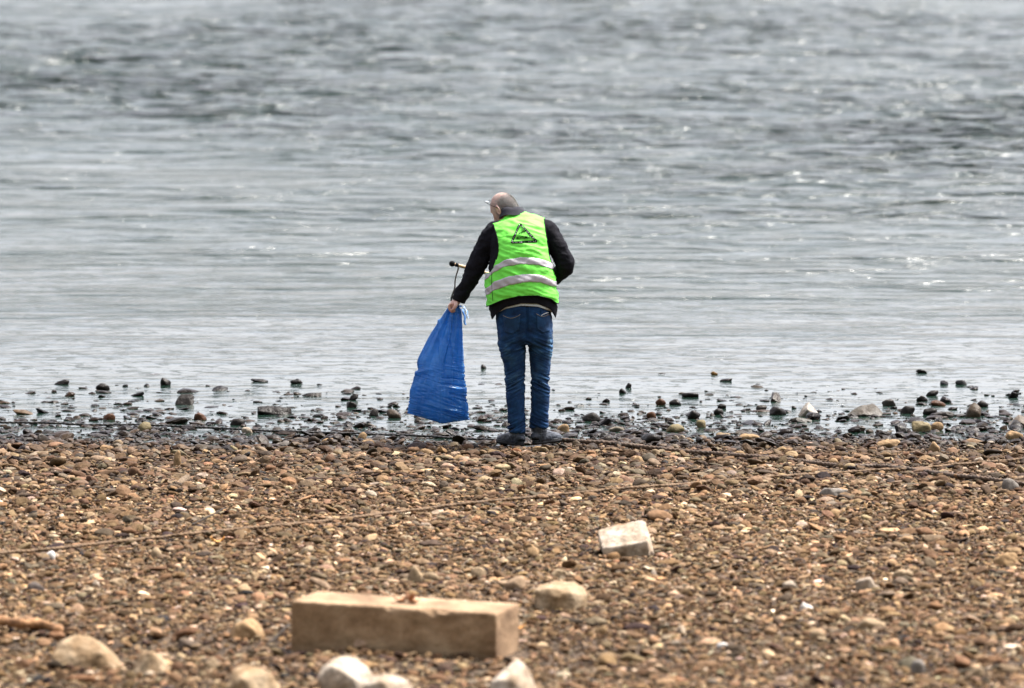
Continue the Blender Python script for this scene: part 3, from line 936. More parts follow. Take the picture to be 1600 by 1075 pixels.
# --- body: one continuous skin surface (head, neck, torso, limbs, hands) under the clothes
def head_mesh():
    V, F = ico(5)
    V = V / np.linalg.norm(V, axis=1)[:, None]
    x, y, z = V.T                                  # y = face, z = crown
    P = V * np.array([.074, .097, .108])
    P[:, 2] += .012 * (y < 0) * -y * 0
    low = sstep(.05, -1, z)
    P[:, 0] *= 1 - .30 * low * sstep(-.2, 1, y) - .12 * low
    P[:, 1] += low * .012 * (y > 0) - .018 * low * (y < 0) * y * -1
    P[:, 2] -= .018 * low * sstep(-.1, .9, y)
    def bump(cx, cz, sx, sz, amp, d=1):
        w = np.exp(-((P[:, 0] - cx) / sx) ** 2 - ((P[:, 2] - cz) / sz) ** 2) * (y > 0)
        P[:, 1] += amp * w
    bump(0, -.022, .010, .022, .020); bump(0, -.036, .014, .010, .014)      # nose
    for s in (-1, 1):
        bump(s * .030, .004, .014, .011, -.014)                              # eye sockets
        bump(s * .030, .002, .009, .007, .007)                               # eyeballs
        bump(s * .028, .024, .020, .008, .007)                               # brows
        bump(s * .038, -.030, .018, .018, .004)                              # cheeks
    bump(0, -.062, .022, .005, .007); bump(0, -.069, .020, .003, -.004); bump(0, -.076, .020, .005, .006)  # lips
    bump(0, -.100, .020, .014, .010)                                         # chin
    return P, F

def ear_mesh(s):
    th = np.linspace(0, 2 * np.pi, 20, endpoint=False)
    C = np.stack([np.full(20, s * .078) + s * .008 * np.cos(th) * 0, -.008 + .016 * np.cos(th), -.012 + .031 * np.sin(th)], 1)
    C[:, 0] += s * .010 * (np.cos(th) < 0) * -np.cos(th)
    C = np.vstack([C, C[:1]])
    V1, F1 = tube(C, .0055, 8)
    V2, F2 = ICO[2]
    V2 = V2 * np.array([.006, .013, .026]) + np.array([s * .074, -.008, -.014])
    return [(V1, F1), (V2, F2)]

HC = W(787, 325, Y0 + .285)
yaw, pit, roll = math.radians(52), math.radians(34), math.radians(-4)
HR = (Matrix.Rotation(yaw, 3, 'Z') @ Matrix.Rotation(-pit, 3, 'X') @ Matrix.Rotation(roll, 3, 'Y'))
HR = np.array(HR)
def hx(P): return P @ HR.T + HC
hV, hF = head_mesh()
parts = [(hx(hV), hF)]
for s in (-1, 1):
    for v, f in ear_mesh(s): parts.append((hx(v), f))
body_parts = [parts[0]] + parts[1:]
body_parts.append(L([(803,345,.21,.07,.07),(800,338,.225,.062,.062),(796,331,.25,.058,.06),(791,324,.27,.056,.06)], n=12, m=24))
def shrink(rows, f): return [(r[0], r[1], r[2], r[3] * f, r[4] * f) for r in rows]
body_parts.append(L(shrink(TORSO, .80), n=40, m=32))
body_parts.append(L(shrink(ARM_L[:-1], .74) + [(716,468,.11,.031,.026),(712,474,.11,.032,.024)], n=30, m=20, side=(0, 1, 0)))
body_parts.append(L(shrink(ARM_R[:-1], .74) + [(838,445,.36,.028,.024),(832,447,.385,.034,.022)], n=34, m=20, side=(0, 1, 0)))
LEG_L = [(799,512,.01,.100,.125),(799.5,540,.0,.092,.108),(803.5,565,.01,.075,.086),(804.5,590,.015,.067,.074),(805,606,.01,.064,.074),(805.5,625,.0,.063,.071),(806.5,645,.0,.059,.064),(807.5,660,.0,.058,.062),(808,671,.0,.059,.062),(808,674.5,.0,.060,.063)]
LEG_R = [(842,512,.03,.098,.125),(844.5,540,.03,.080,.108),(844.2,565,.035,.070,.084),(844,588,.04,.062,.072),(844.3,604,.035,.063,.074),(844,622,.03,.063,.070),(843.5,642,.03,.061,.065),(842.5,656,.03,.060,.062),(842,662,.03,.060,.062),(842,668,.03,.061,.063)]
body_parts.append(L(shrink(LEG_L[:-2], .74) + [(808,686,.0,.030,.034)], n=34, m=20))
body_parts.append(L(shrink(LEG_R[:-2], .74) + [(842,682,.03,.030,.034)], n=34, m=20))
def world_rows(pts, y=Y0): return [tuple(W(p[0], p[1], y + p[2])) + (p[3], p[4]) for p in pts]
# left hand closed round the neck of the bag: palm, four fingers, thumb
body_parts.append(L([(716,467,.11,.030,.022),(712,472,.11,.044,.026),(708,476,.11,.046,.026),(706,480,.11,.042,.022)], n=12, m=20, side=(0, 1, 0)))
for k, (dy, ln) in enumerate(((.070, .92), (.094, 1.0), (.118, 1.0), (.142, .85))):
    body_parts.append(L([(706,474,dy,.010,.010),(702.5,477,dy,.0105,.0105),(702,481.5,dy,.010,.010),(704.5,485 + .6 * ln,dy,.0095,.0095),(708,486.5 + .5 * ln,dy,.009,.009),(711,484.5,dy,.008,.008)], n=16, m=10, side=(0, 1, 0)))
body_parts.append(L([(713,472,.075,.014,.014),(712,477,.052,.013,.013),(710,481,.046,.012,.012),(707,484,.050,.010,.010),(705.5,485,.055,.007,.007)], n=14, m=10, side=(0, 1, 0)))
# right hand closed round the stick in front of him
body_parts.append(L([(836,446,.37,.030,.022),(831,447,.39,.042,.02),(826,448,.40,.038,.017)], n=10, m=18, side=(0, 1, 0)))
for dz in (0, 4.6, 9.2, 13.5):
    body_parts.append(L([(833 - dz * .9,444 - dz * .1,.41,.010,.010),(832 - dz * .9,440,.43,.010,.010),(831 - dz * .9,442,.455,.009,.009),(831 - dz * .9,447,.46,.009,.009),(832 - dz * .9,450,.44,.008,.008)], n=14, m=10, side=(1, 0, 0)))
bV, bF = remesh(body_parts, .0042, 1)
body = mk("body", bV, bF, M_SKIN, man)

# --- short grizzled hair round the back and sides, bald on the crown
def hair():
    P, F = hV, hF
    N = normals(P, F)
    x, y, z = (P / np.array([.074, .097, .108])).T
    dens = sstep(.75, -.1, z + .35 * y) * sstep(.6, -.1, y + .1) * sstep(-.75, -.5, z - .25 * y)
    dens = np.maximum(dens, .22 * sstep(.7, .2, y) * (z > 0))
    idx = rng.choice(len(P), 24000, p=dens / dens.sum())
    B = P[idx] + rng.normal(0, .0012, (24000, 3)) + N[idx] * .0005
    down = np.array([0, -.5, -.75])
    d = N[idx] * .15 + down + rng.normal(0, .35, (24000, 3)); d /= np.linalg.norm(d, axis=1)[:, None]
    side = np.cross(d, N[idx]); side /= np.linalg.norm(side, axis=1)[:, None] + 1e-9
    ln = rng.uniform(.006, .013, 24000)[:, None]
    V = np.stack([B - side * .0005, B + side * .0005, B + d * ln + N[idx] * .002], 1)
    col = np.where(rng.uniform(0, 1, 24000)[:, None] < .68, np.array([.44, .43, .42]), np.array([.07, .06, .055])) * rng.uniform(.7, 1.2, (24000, 1))
    m = Mat("grey brown hair", rough=.6); at = m.n('ShaderNodeAttribute', attribute_name='col'); m.base(at.outputs['Color'])
    o = mk("hair", hx(V.reshape(-1, 3)), np.arange(72000).reshape(-1, 3), m.m, man)
    set_attr(o.data, "col", np.hstack([np.repeat(col, 3, axis=0), np.ones((72000, 1))]), 'FLOAT_COLOR')
hair()

# --- glasses pushed up on the forehead
g0 = bpy.data.objects.new("glasses", None); COL.objects.link(g0); g0.parent = man
fr = []
for s in (-1, 1):
    fr.append(tube(catmull(np.array([(s*.082,-.020,-.014),(s*.085,-.012,.008),(s*.083,.012,.034),(s*.075,.042,.070),(s*.056,.070,.098)]), 20), .0019, 6))
    th = np.linspace(0, 2 * np.pi, 25)
    C = np.stack([s * .032 + .023 * np.cos(th), .070 + .008 * np.sin(th), .098 + .014 * np.sin(th)], 1)
    fr.append(tube(C, .0012, 6))
fr.append(tube(np.array([(-.009, .072, .100), (0, .075, .103), (.009, .072, .100)]), .0018, 6))
V, F = joinp(fr)
bpy.data.objects.remove(g0)
glasses = mk("glasses", hx(V), F, M_BLACK, man)
lens_m = Mat("spectacle lens", (.9, .95, .95), rough=.03); lens_m.b.inputs['Transmission Weight'].default_value = .9; lens_m.b.inputs['IOR'].default_value = 1.2
for s in (-1, 1):
    th = np.linspace(0, 2 * np.pi, 24, endpoint=False)
    C = np.stack([s * .032 + .022 * np.cos(th), .070 + .0076 * np.sin(th), .098 + .013 * np.sin(th)], 1)
    V = np.vstack([C, C + [0, .0018, -.0006]])
    F = [tuple(range(24)), tuple(range(24, 48))[::-1]] + [(j, (j + 1) % 24, 24 + (j + 1) % 24, 24 + j) for j in range(24)]
    mk("lens", hx(V), F, lens_m.m, glasses)

# --- jacket
def cloth_noise(V, fx, fy, fz, oct=3, seed=0):
    return fbm(np.stack([V[:, 0] * fx, V[:, 1] * fy, V[:, 2] * fz], 1) + seed, oct)
def ridged(V, fx, fy, fz, seed=0):
    n = cloth_noise(V, fx, fy, fz, 2, seed)
    return 1 - np.abs(n) * 2.2
torso = L(TORSO[:-2], n=60, m=48, expo=2.3)
stubL = L(ARM_L[:4], n=16, m=24, side=(0, 1, 0)); stubR = L(ARM_R[:4], n=16, m=24, side=(0, 1, 0))
core_V, core_F = remesh([torso, stubL, stubR], .008, 4)
core_bvh = BVHTree.FromPolygons([tuple(v) for v in core_V], core_F)
jV, jF = remesh([torso, L(ARM_L, n=44, m=28, side=(0, 1, 0)), L(ARM_R, n=48, m=28, side=(0, 1, 0))], .0055, 3)
N = normals(jV, jF)
jpx, jpy = project(jV)
arm = np.clip(sstep(775, 762, jpx) + sstep(858, 868, jpx), 0, 1)
w = .004 + .005 * arm
disp = w * cloth_noise(jV, 9, 9, 13, 3, 3) + arm * .0028 * ridged(jV, 9, 7, 18, 8) + .0012 * cloth_noise(jV, 60, 60, 60, 2, 5)
jV = jV + N * disp[:, None]
# hollow the hem so shirt and jeans come out from under it
jpx, jpy = project(jV)
hempy = np.interp(jpx, [762, 768, 776, 790, 815, 840, 860, 868, 872], [503, 501, 490, 480, 474, 474.5, 483, 497, 503])
below = (jpy > hempy) & (jpx > 761)
alive = [f for f in jF if not all(below[i] for i in f)]
for i in set(i for f in alive for i in f if below[i]): jV[i, 2] += (jpy[i] - hempy[i]) / 233.0
used = np.unique(np.concatenate([np.array(f) for f in alive])); rm = -np.ones(len(jV), int); rm[used] = np.arange(len(used))
jV, jF = jV[used], [tuple(rm[i] for i in f) for f in alive]
jacket = mk("jacket", jV, jF, M_JACKET, man)

# cuffs
for rows in (ARM_L,):
    V, F = L([(721,460,.112,.0515,.0495),(718,466,.11,.050,.048),(716,470.5,.11,.0485,.0465)], n=10, m=24, side=(0, 1, 0))
    mk("cuff", V, F, M_BLACK, jacket)
# stand-up collar
def collar():
    th = np.linspace(0, 2 * np.pi, 49)[:-1]
    out = []
    lo, mid, hi = W(803, 341, Y0 + .205), W(802, 334, Y0 + .222), W(801, 329, Y0 + .232)
    rings = []
    for c, rx, ry, lift in ((lo, .100, .088, 0), (mid, .088, .078, .004), (hi, .080, .072, .006), (hi, .072, .064, .004), (mid, .070, .060, 0)):
        tilt = .35
        P = np.stack([c[0] + rx * np.cos(th), c[1] + ry * np.sin(th), c[2] - ry * np.sin(th) * tilt + lift + .003 * np.sin(5 * th)], 1)
        rings.append(P)
    V = np.array(rings).reshape(-1, 3)
    return V, grid_faces(5, 48)
V, F = collar()
mk("collar", V, F, fabric("collar cloth", (.014, .014, .022), var=.3), jacket)

# --- vest: a shell found by casting rays from the spine on the jacket
TR = catmull(np.hstack([np.array([W(r[0], r[1], Y0 + r[2]) for r in TORSO]), np.array(TORSO)[:, 3:5]]), 200)
TC = TR[:, :3]; _, TS, TB = frames(TC)
NT = 180
TH = np.linspace(0, 2 * np.pi, NT, endpoint=False)
RAD = np.zeros((200, NT))
for i in range(200):
    for j in range(NT):
        d = TS[i] * math.cos(TH[j]) + TB[i] * math.sin(TH[j])
        hit = core_bvh.ray_cast(Vector(TC[i]), Vector(d))
        el = 1 / math.sqrt((math.cos(TH[j]) / TR[i, 3]) ** 2 + (math.sin(TH[j]) / TR[i, 4]) ** 2)
        rr = el
        if hit[0] is not None: rr = max(el, min(hit[3], el + .05))
        RAD[i, j] = rr
def blur(R, k):
    for _ in range(k):
        R = (np.roll(R, 1, 1) + R * 2 + np.roll(R, -1, 1)) / 4
        R = np.vstack([R[:1], (R[:-2] + R[1:-1] * 2 + R[2:]) / 4, R[-1:]])
    return R
RAD = np.maximum(blur(RAD, 6), RAD) ; RAD = blur(RAD, 4) + .011
ii, jj = np.meshgrid(np.arange(200), TH, indexing='ij')
PV = (TC[:, None] + TS[:, None] * (np.cos(TH)[None] * RAD)[..., None] + TB[:, None] * (np.sin(TH)[None] * RAD)[..., None])
flat = PV.reshape(-1, 3)
fx, fy = project(flat)
# soft folds: sagging drapes between the shoulders and above the belt
wr = .006 * cloth_noise(flat, 7, 7, 14, 3, 31) + .0065 * ridged(flat + np.stack([flat[:, 2] * .3, flat[:, 2] * 0, flat[:, 0] * .25], 1), 5, 5, 16, 41) + .002 * cloth_noise(flat, 24, 24, 40, 2, 12)
RAD = RAD + wr.reshape(RAD.shape) + .004
def vest_pt(v, th, off=0.0):
    """v in 0..199 (may be fractional), th angle"""
    v = np.clip(np.asarray(v, float), 0, 198.999); i = v.astype(int); u = v - i
    t = (np.asarray(th, float) % (2 * np.pi)) / (2 * np.pi) * NT; j = t.astype(int) % NT; s = t - np.floor(t); k = (j + 1) % NT
    R = (RAD[i, j] * (1 - s) + RAD[i, k] * s) * (1 - u) + (RAD[i + 1, j] * (1 - s) + RAD[i + 1, k] * s) * u + off
    mixr = lambda A: A[i] * (1 - u)[..., None] + A[i + 1] * u[..., None]
    return mixr(TC) + mixr(TS) * (np.cos(th) * R)[..., None] + mixr(TB) * (np.sin(th) * R)[..., None]
vv = np.arange(0, 199.0, .5)
def solve_v(th, target):
    """v at which the vest surface, seen from the beach, sits at photo height target(px)"""
    out = []
    for t in np.atleast_1d(th):
        tt = np.full(len(vv), t)
        # front half mirrors the back half so that bands run level round the body
        P = vest_pt(vv, tt)
        s = np.sin(t)
        if -s * 1 > 0 or True:
            q = P.copy()
        qx, qy = project(q)
        f = qy - target(qx)
        k = np.where((f[:-1] > 0) & (f[1:] <= 0))[0]
        out.append(vv[k[0]] if len(k) else vv[np.argmin(np.abs(f))])
    out = np.array(out)
    return out
def smooth_ring(a_, k=3):
    for _ in range(k): a_ = (np.roll(a_, 1) + 2 * a_ + np.roll(a_, -1)) / 4
    return a_
hem_t = lambda x: np.interp(x, [757, 764, 785, 810, 840, 860, 870], [480, 478, 469, 463, 462, 467, 474])
st1_t = lambda x: np.interp(x, [757, 764, 770, 790, 813, 840, 861], [433, 428, 421, 411, 407, 408, 415])
st2_t = lambda x: np.interp(x, [757, 764, 772, 795, 823, 845, 864], [458, 454, 447, 438, 433.5, 435, 443])
back_sign = 1 if vest_pt(np.array([60.]), np.array([np.pi / 2]))[0][1] < vest_pt(np.array([60.]), np.array([-np.pi / 2]))[0][1] else -1
TB_BACK = np.pi / 2 * back_sign
NV = 360
TH2 = np.linspace(0, 2 * np.pi, NV, endpoint=False)
v0 = smooth_ring(solve_v(TH2, hem_t)); 
VTOP = 186
rows_n = 230
vg = v0[None] + (VTOP - v0[None]) * np.linspace(0, 1, rows_n)[:, None]
tg = np.tile(TH2, (rows_n, 1))
Vv = vest_pt(vg.ravel(), tg.ravel())
vx, vy = project(Vv)
# armholes
Lc = lambda y: np.interp(y, [338, 345, 352, 360, 372, 385, 396, 408, 418, 426, 429], [760, 768, 770.5, 773, 776.5, 778, 777.5, 774, 770, 764, 700])
Rc = lambda y: np.interp(y, [330, 340, 350, 365, 380, 395, 405, 412, 416], [856, 851, 852, 854, 856, 858, 860, 863, 1000])
def is_cut(P):
    x_, y_ = project(P)
    return ((x_ < Lc(y_)) & (y_ < 429)) | ((x_ > Rc(y_)) & (y_ < 416))
def snap_armholes(cut, keepF):
    """slide the vertices next to an armhole on to its exact outline"""
    C2 = cut.reshape(rows_n, NV); out = []
    for d in (-1, 1):
        nb = np.roll(C2, -d, axis=1)
        ri, ci = np.where(~C2 & nb)
        lo = TH2[ci].copy(); hi = TH2[ci] + d * 2 * np.pi / NV
        for _ in range(10):
            mid = (lo + hi) / 2; c_ = is_cut(vest_pt(vg[ri, ci], mid))
            hi = np.where(c_, mid, hi); lo = np.where(c_, lo, mid)
        out.append(np.stack([ri * NV + ci, lo], 1))
    return np.vstack(out)
cut = ((vx < Lc(vy)) & (vy < 429)) | ((vx > Rc(vy)) & (vy < 416))
Fg = np.array(grid_faces(rows_n, NV))
keepF = ~(cut[Fg].any(axis=1))
# front opening neckline: drop the highest rows at the front
frontness = np.cos(tg.ravel() - (TB_BACK + np.pi))
vn = (np.arange(rows_n * NV) // NV) / rows_n
keepF &= ~((vn[Fg].mean(1) > .86) & (frontness[Fg].mean(1) > .75))
sn = snap_armholes(cut, keepF)
if len(sn): Vv[sn[:, 0].astype(int)] = vest_pt(vg.ravel()[sn[:, 0].astype(int)], sn[:, 1])
# neck line on the back
nt = lambda x: np.interp(x, [770, 783, 790, 806, 822, 836, 850], [347, 343, 339.5, 335, 335.3, 338, 341])
Fk = Fg[keepF]
used = np.unique(Fk); remap = -np.ones(len(Vv), int); remap[used] = np.arange(len(used))
vest = mk("safety_vest", Vv[used], [tuple(f) for f in remap[Fk]], M_VEST, man)
sol = vest.modifiers.new("thickness", 'SOLIDIFY'); sol.thickness = .0016; sol.offset = 0
vest_bvh = BVHTree.FromPolygons([tuple(v) for v in Vv[used]], [tuple(f) for f in remap[Fk]])

def band(target, half, off, name, mat):
    vc = smooth_ring(solve_v(TH2, target), 4)
    P0 = vest_pt(vc, TH2); dz = half
    seg_ = np.linalg.norm(np.diff(TC, axis=0), axis=1); dv = half / seg_[int(np.median(vc))]
    K = 7
    rows = [vest_pt(vc + dv * k, TH2, off) for k in np.linspace(-1, 1, K)]
    V = np.array(rows).reshape(-1, 3)
    x_, y_ = project(V)
    bad = ((x_ < Lc(y_) + 1) & (y_ < 429)) | ((x_ > Rc(y_) - .5) & (y_ < 416))
    F = np.array(grid_faces(K, NV)); F = F[~bad[F].any(axis=1)]
    o = mk(name, V, [tuple(f) for f in F], mat, vest)
    s_ = o.modifiers.new("t", 'SOLIDIFY'); s_.thickness = .0012; s_.offset = 0
    return vc
band(st1_t, .0190, .0022, "reflective_stripe", M_REFL)
band(st2_t, .0190, .0022, "reflective_stripe", M_REFL)
# black binding along the hem and armholes
P = vest_pt(v0 + .3, TH2, .001)
V, F = tube(np.vstack([P, P[:1]]), .0032, 6, caps=False)
mk("binding", V, F, M_BLACK, vest)
def back_project(pts, off=.002, bvh=None):
    """project photo-pixel outline points from the beach side on a surface"""
    bvh = bvh or vest_bvh; out = []
    for p in pts:
        d = Vector(ray(*p)).normalized()
        h = bvh.ray_cast(Vector((0, 0, CAMH)), d)
        if h[0] is None:
            out.append(None); continue
        n = h[1] if h[1].dot(d) < 0 else -h[1]
        out.append(np.array(h[0] - d * off))
    return out
for fn, ys, side_ in ((Lc, np.linspace(349, 428, 60), 1), (Rc, np.linspace(342, 412, 60), -1)):
    P = [p for p in back_project([(fn(y) + side_ * .7, y) for y in ys], .001) if p is not None]
    P = np.array(P)
    if len(P) > 5:
        for _ in range(4): P[1:-1] = (P[:-2] + 2 * P[1:-1] + P[2:]) / 4
        V, F = tube(P, .0042, 6); mk("binding", V, F, M_BLACK, vest)
# side seam between back and front panel
P = [p for p in back_project([(x, y) for x, y in zip(np.interp(np.linspace(424, 470, 30), [424, 440, 470], [768.5, 768, 770]), np.linspace(424, 470, 30))], .002) if p is not None]
if len(P) > 5:
    V, F = tube(np.array(P), .002, 6); mk("seam", V, F, M_BLACK, vest)

# --- printed warning triangle, projected on the cloth
def strip2(path, wpx, off, closed=False, seg=1.0, taper=False):
    """flat ribbon of half width wpx (photo px) laid on the vest along a pixel path"""
    P = np.array(path, float)
    if closed: P = np.vstack([P, P[:1]])
    Q = [P[0]]
    for a_, b_ in zip(P[:-1], P[1:]):
        n = max(1, int(np.linalg.norm(b_ - a_) / seg))
        for k in range(1, n + 1): Q.append(a_ + (b_ - a_) * k / n)
    Q = np.array(Q); T = np.gradient(Q, axis=0)
    T /= np.linalg.norm(T, axis=1)[:, None] + 1e-9
    Nn = np.stack([-T[:, 1], T[:, 0]], 1)
    A = back_project(Q - Nn * wpx, off); B = back_project(Q + Nn * wpx, off)
    V, F = [], []
    prev = None
    for a_, b_ in zip(A, B):
        if a_ is None or b_ is None: prev = None; continue
        V += [a_, b_]
        if prev is not None: F.append((prev, prev + 1, len(V) - 1, len(V) - 2))
        prev = len(V) - 2
    return V, F
def rounded(tri, r=.12, n=5):
    out = []
    m = len(tri)
    for i in range(m):
        p0, p1, p2 = tri[i - 1], tri[i], tri[(i + 1) % m]
        a_ = p1 + (p0 - p1) * r; b_ = p1 + (p2 - p1) * r
        for t in np.linspace(0, 1, n): out.append((1 - t) ** 2 * a_ + 2 * t * (1 - t) * p1 + t * t * b_)
    return np.array(out)
TRI = np.array([(812.5, 349.5), (838.6, 377.2), (799.3, 378.9)])
V, F = strip2(rounded(TRI, .05), 1.7, .0030, True, .8)
mk("warning_triangle", V, F, M_PRINT, vest, smooth=False)
dots = []
for a_, b_ in ((TRI[0], TRI[1]), (TRI[1], TRI[2]), (TRI[2], TRI[0])):
    for t in (.06, .13, .24, .31, .42, .49, .60, .67, .78, .85, .94):
        c = a_ + (b_ - a_) * t; u = (b_ - a_) / np.linalg.norm(b_ - a_)
        dots.append(strip2([c - u * .5, c + u * .5], .38, .0042, False, .5))
dots = [d for d in dots if len(d[0])]
V, F = joinp(dots); mk("triangle_dots", V, F, M_WHITE, vest, smooth=False)
def stroke_text(word, x0, y0, wch, h, sl=0.0, wpx=.46, slope=0.0):
    G_ = {'A': [[(0,1),(.5,0),(1,1)],[(.2,.62),(.8,.62)]], 'C': [[(1,.15),(.5,0),(0,.3),(0,.7),(.5,1),(1,.85)]], 'H': [[(0,0),(0,1)],[(1,0),(1,1)],[(0,.5),(1,.5)]],
          'T': [[(0,0),(1,0)],[(.5,0),(.5,1)]], 'U': [[(0,0),(0,.8),(.5,1),(1,.8),(1,0)]], 'N': [[(0,1),(0,0),(1,1),(1,0)]], 'G': [[(1,.15),(.5,0),(0,.3),(0,.7),(.5,1),(1,.85),(1,.55),(.6,.55)]],
          '!': [[(.5,0),(.5,.68)],[(.5,.88),(.5,1)]]}
    res = []
    for i, ch in enumerate(word):
        for st in G_[ch]:
            pts = [(x0 + (i + p[0] * .66) * wch, y0 + p[1] * h + slope * (i + p[0])) for p in st]
            res.append(strip2(pts, wpx, .0034, False, .6))
    return res
tx = stroke_text("ACHTUNG!", 807.2, 369.6, 2.75, 4.3, slope=-.18)
V, F = joinp([t for t in tx if len(t[0])]); mk("printed_word", V, F, M_PRINT, vest, smooth=False)
scr = [[(810.2,366),(811.2,363),(812.4,365.6),(813.2,362.6)], [(814.2,366.4),(815,362),(816.6,361.2),(816.2,363.4),(815,364)], [(813.4,360),(816,359),(817.6,360.4),(817,362.6)],
       [(817.8,362.4),(818.6,360.2),(819.6,362),(818.4,363)], [(820,363.2),(820.6,359.6),(821.6,359.4)], [(819.6,361.2),(821.4,360.9)]]
V, F = joinp([t for t in (strip2(p, .44, .0034, False, .5) for p in scr) if len(t[0])]); mk("printed_scribble", V, F, M_PRINT, vest, smooth=False)

# --- shirt hem
V, F = L([(820,506,.01,.192,.150),(819,492,.005,.198,.154),(818,484,.0,.203,.156),(817,474,.0,.203,.150),(817,462,.0,.195,.135)], n=24, m=64, expo=2.2)
x_, y_ = project(V)
hem = np.interp(x_, [770, 778, 790, 815, 840, 862, 868], [496, 488, 482, 477, 478.5, 486, 492])
V[:, 2] += np.where(y_ > hem, (y_ - hem) / 233 * .98, 0)
mk("shirt", V, F, M_SHIRT, man)

# --- jeans
pel = L([(818,476,.0,.180,.150),(818,488,.0,.186,.150),(819,500,.01,.188,.148),(820,515,.015,.188,.142),(821,528,.01,.180,.13),(821,536,.01,.14,.10)], n=24, m=40, expo=2.3)
LEG_Lj = [(800,508,.01,.096,.128)] + LEG_L[1:]
LEG_Rj = [(841,508,.02,.094,.128)] + LEG_R[1:]
# buttocks
def blob(px_, py_, dy, r):
    V, F = ICO[3]; return V * np.array(r) + W(px_, py_, Y0 + dy), F
bl = [blob(800, 522, -.055, (.085, .07, .10)), blob(842, 522, -.045, (.085, .07, .10))]
V, F = remesh([pel, L(LEG_Lj, n=60, m=32), L(LEG_Rj, n=60, m=32)] + bl, .005, 6)
N = normals(V, F); x_, y_ = project(V)
knee = np.exp(-((y_ - 598) / 16) ** 2); ank = np.exp(-((y_ - 668) / 16) ** 2); seat = np.exp(-((y_ - 545) / 14) ** 2)
horiz = ridged(V + np.stack([V[:, 2] * 0, V[:, 0] * 0, V[:, 0] * .5 * np.sign(V[:, 0] - gp[0])], 1), 5, 5, 34, 3)
disp = .003 * cloth_noise(V, 8, 8, 8, 3, 9) + (.010 * knee + .012 * ank + .006 * seat + .0018) * horiz - .004 * (knee + ank) + .0012 * cloth_noise(V, 40, 40, 60, 2, 4)
# centre seam of the seat
disp -= .010 * np.exp(-((x_ - 824) / 2.2) ** 2) * sstep(545, 500, y_) * (N[:, 1] < 0)
V = V + N * disp[:, None]
jeans = mk("jeans", V, F, M_DENIM, man)
fade = .55 * np.exp(-((x_ - 860) / 5) ** 2 - ((y_ - 545) / 18) ** 2) * np.clip(.5 + cloth_noise(V, 30, 30, 12, 2, 2), 0, 1) + .35 * np.clip(horiz - .72, 0, 1) * 2 * (knee + seat * .6 + .2) + .18 * np.exp(-((y_ - 575) / 30) ** 2) * np.clip(cloth_noise(V, 12, 12, 6, 2, 8), 0, 1)
set_attr(jeans.data, "fade", np.clip(fade, 0, .8))
jb = BVHTree.FromPolygons([tuple(v) for v in V], F)
def patch(outline, off, bvh, name, mat, parent, n=14):
    """quad-ish pocket patch laid on the seat: outline = top-left, top-right, bottom-right, bottom-left (px)"""
    tl, tr, br, bl_ = [np.array(p, float) for p in outline]
    pts = []
    for i in range(n):
        for j in range(n):
            u, v = i / (n - 1), j / (n - 1)
            p = (tl * (1 - u) + tr * u) * (1 - v) + (bl_ * (1 - u) + br * u) * v
            p[1] += 5 * v * (1 - abs(2 * u - 1)) + 2.5 * (1 - v) * (1 - abs(2 * u - 1))
            pts.append(p)
    Q = back_project(pts, off, bvh)
    if any(q is None for q in Q): 
        Q = [q if q is not None else Q[0] for q in Q] if Q[0] is not None else None
    if Q is None: return None
    F = [(i * n + j, (i + 1) * n + j, (i + 1) * n + j + 1, i * n + j + 1) for i in range(n - 1) for j in range(n - 1)]
    o = mk(name, np.array(Q), F, mat, parent)
    s_ = o.modifiers.new("t", 'SOLIDIFY'); s_.thickness = .003; s_.offset = 0
    set_attr(o.data, "fade", np.full(len(Q), .04))
    return o
patch([(786,493),(813,491),(811,515),(789,519)], .003, jb, "back_pocket", M_DENIM, jeans)
patch([(838,490),(861,492),(859,517),(839,514)], .003, jb, "back_pocket", M_DENIM, jeans)
def stitch(path, r, mat, bvh, parent, name="seam", off=.004):
    Q = [q for q in back_project(catmull(np.array(path, float), 24), off, bvh) if q is not None]
    if len(Q) > 3:
        V, F = tube(np.array(Q), r, 5); return mk(name, V, F, mat, parent)
M_SEAMJ = Mat("tan stitching", (.30, .25, .17), rough=.8).m
stitch([(786,493),(794,496.5),(800,497),(806,495.5),(813,491.5)], .0012, M_SEAMJ, jb, jeans, off=.007)
stitch([(838,490),(845,494),(851,494),(856,492),(861,492)], .0012, M_SEAMJ, jb, jeans, off=.007)
stitch([(824,483),(824.5,500),(824,520),(822.5,538)], .0016, M_DENIM, jb, jeans)
stitch([(846,493),(850,490.5),(854,489),(857,488.5)], .002, M_WHITE, jb, jeans, name="tissue_corner", off=.01)
# belt loops
for xx in (801, 824, 846):
    stitch([(xx,481),(xx,484),(xx,488),(xx,490)], .0035, M_DENIM, jb, jeans, name="belt_loop", off=.004)

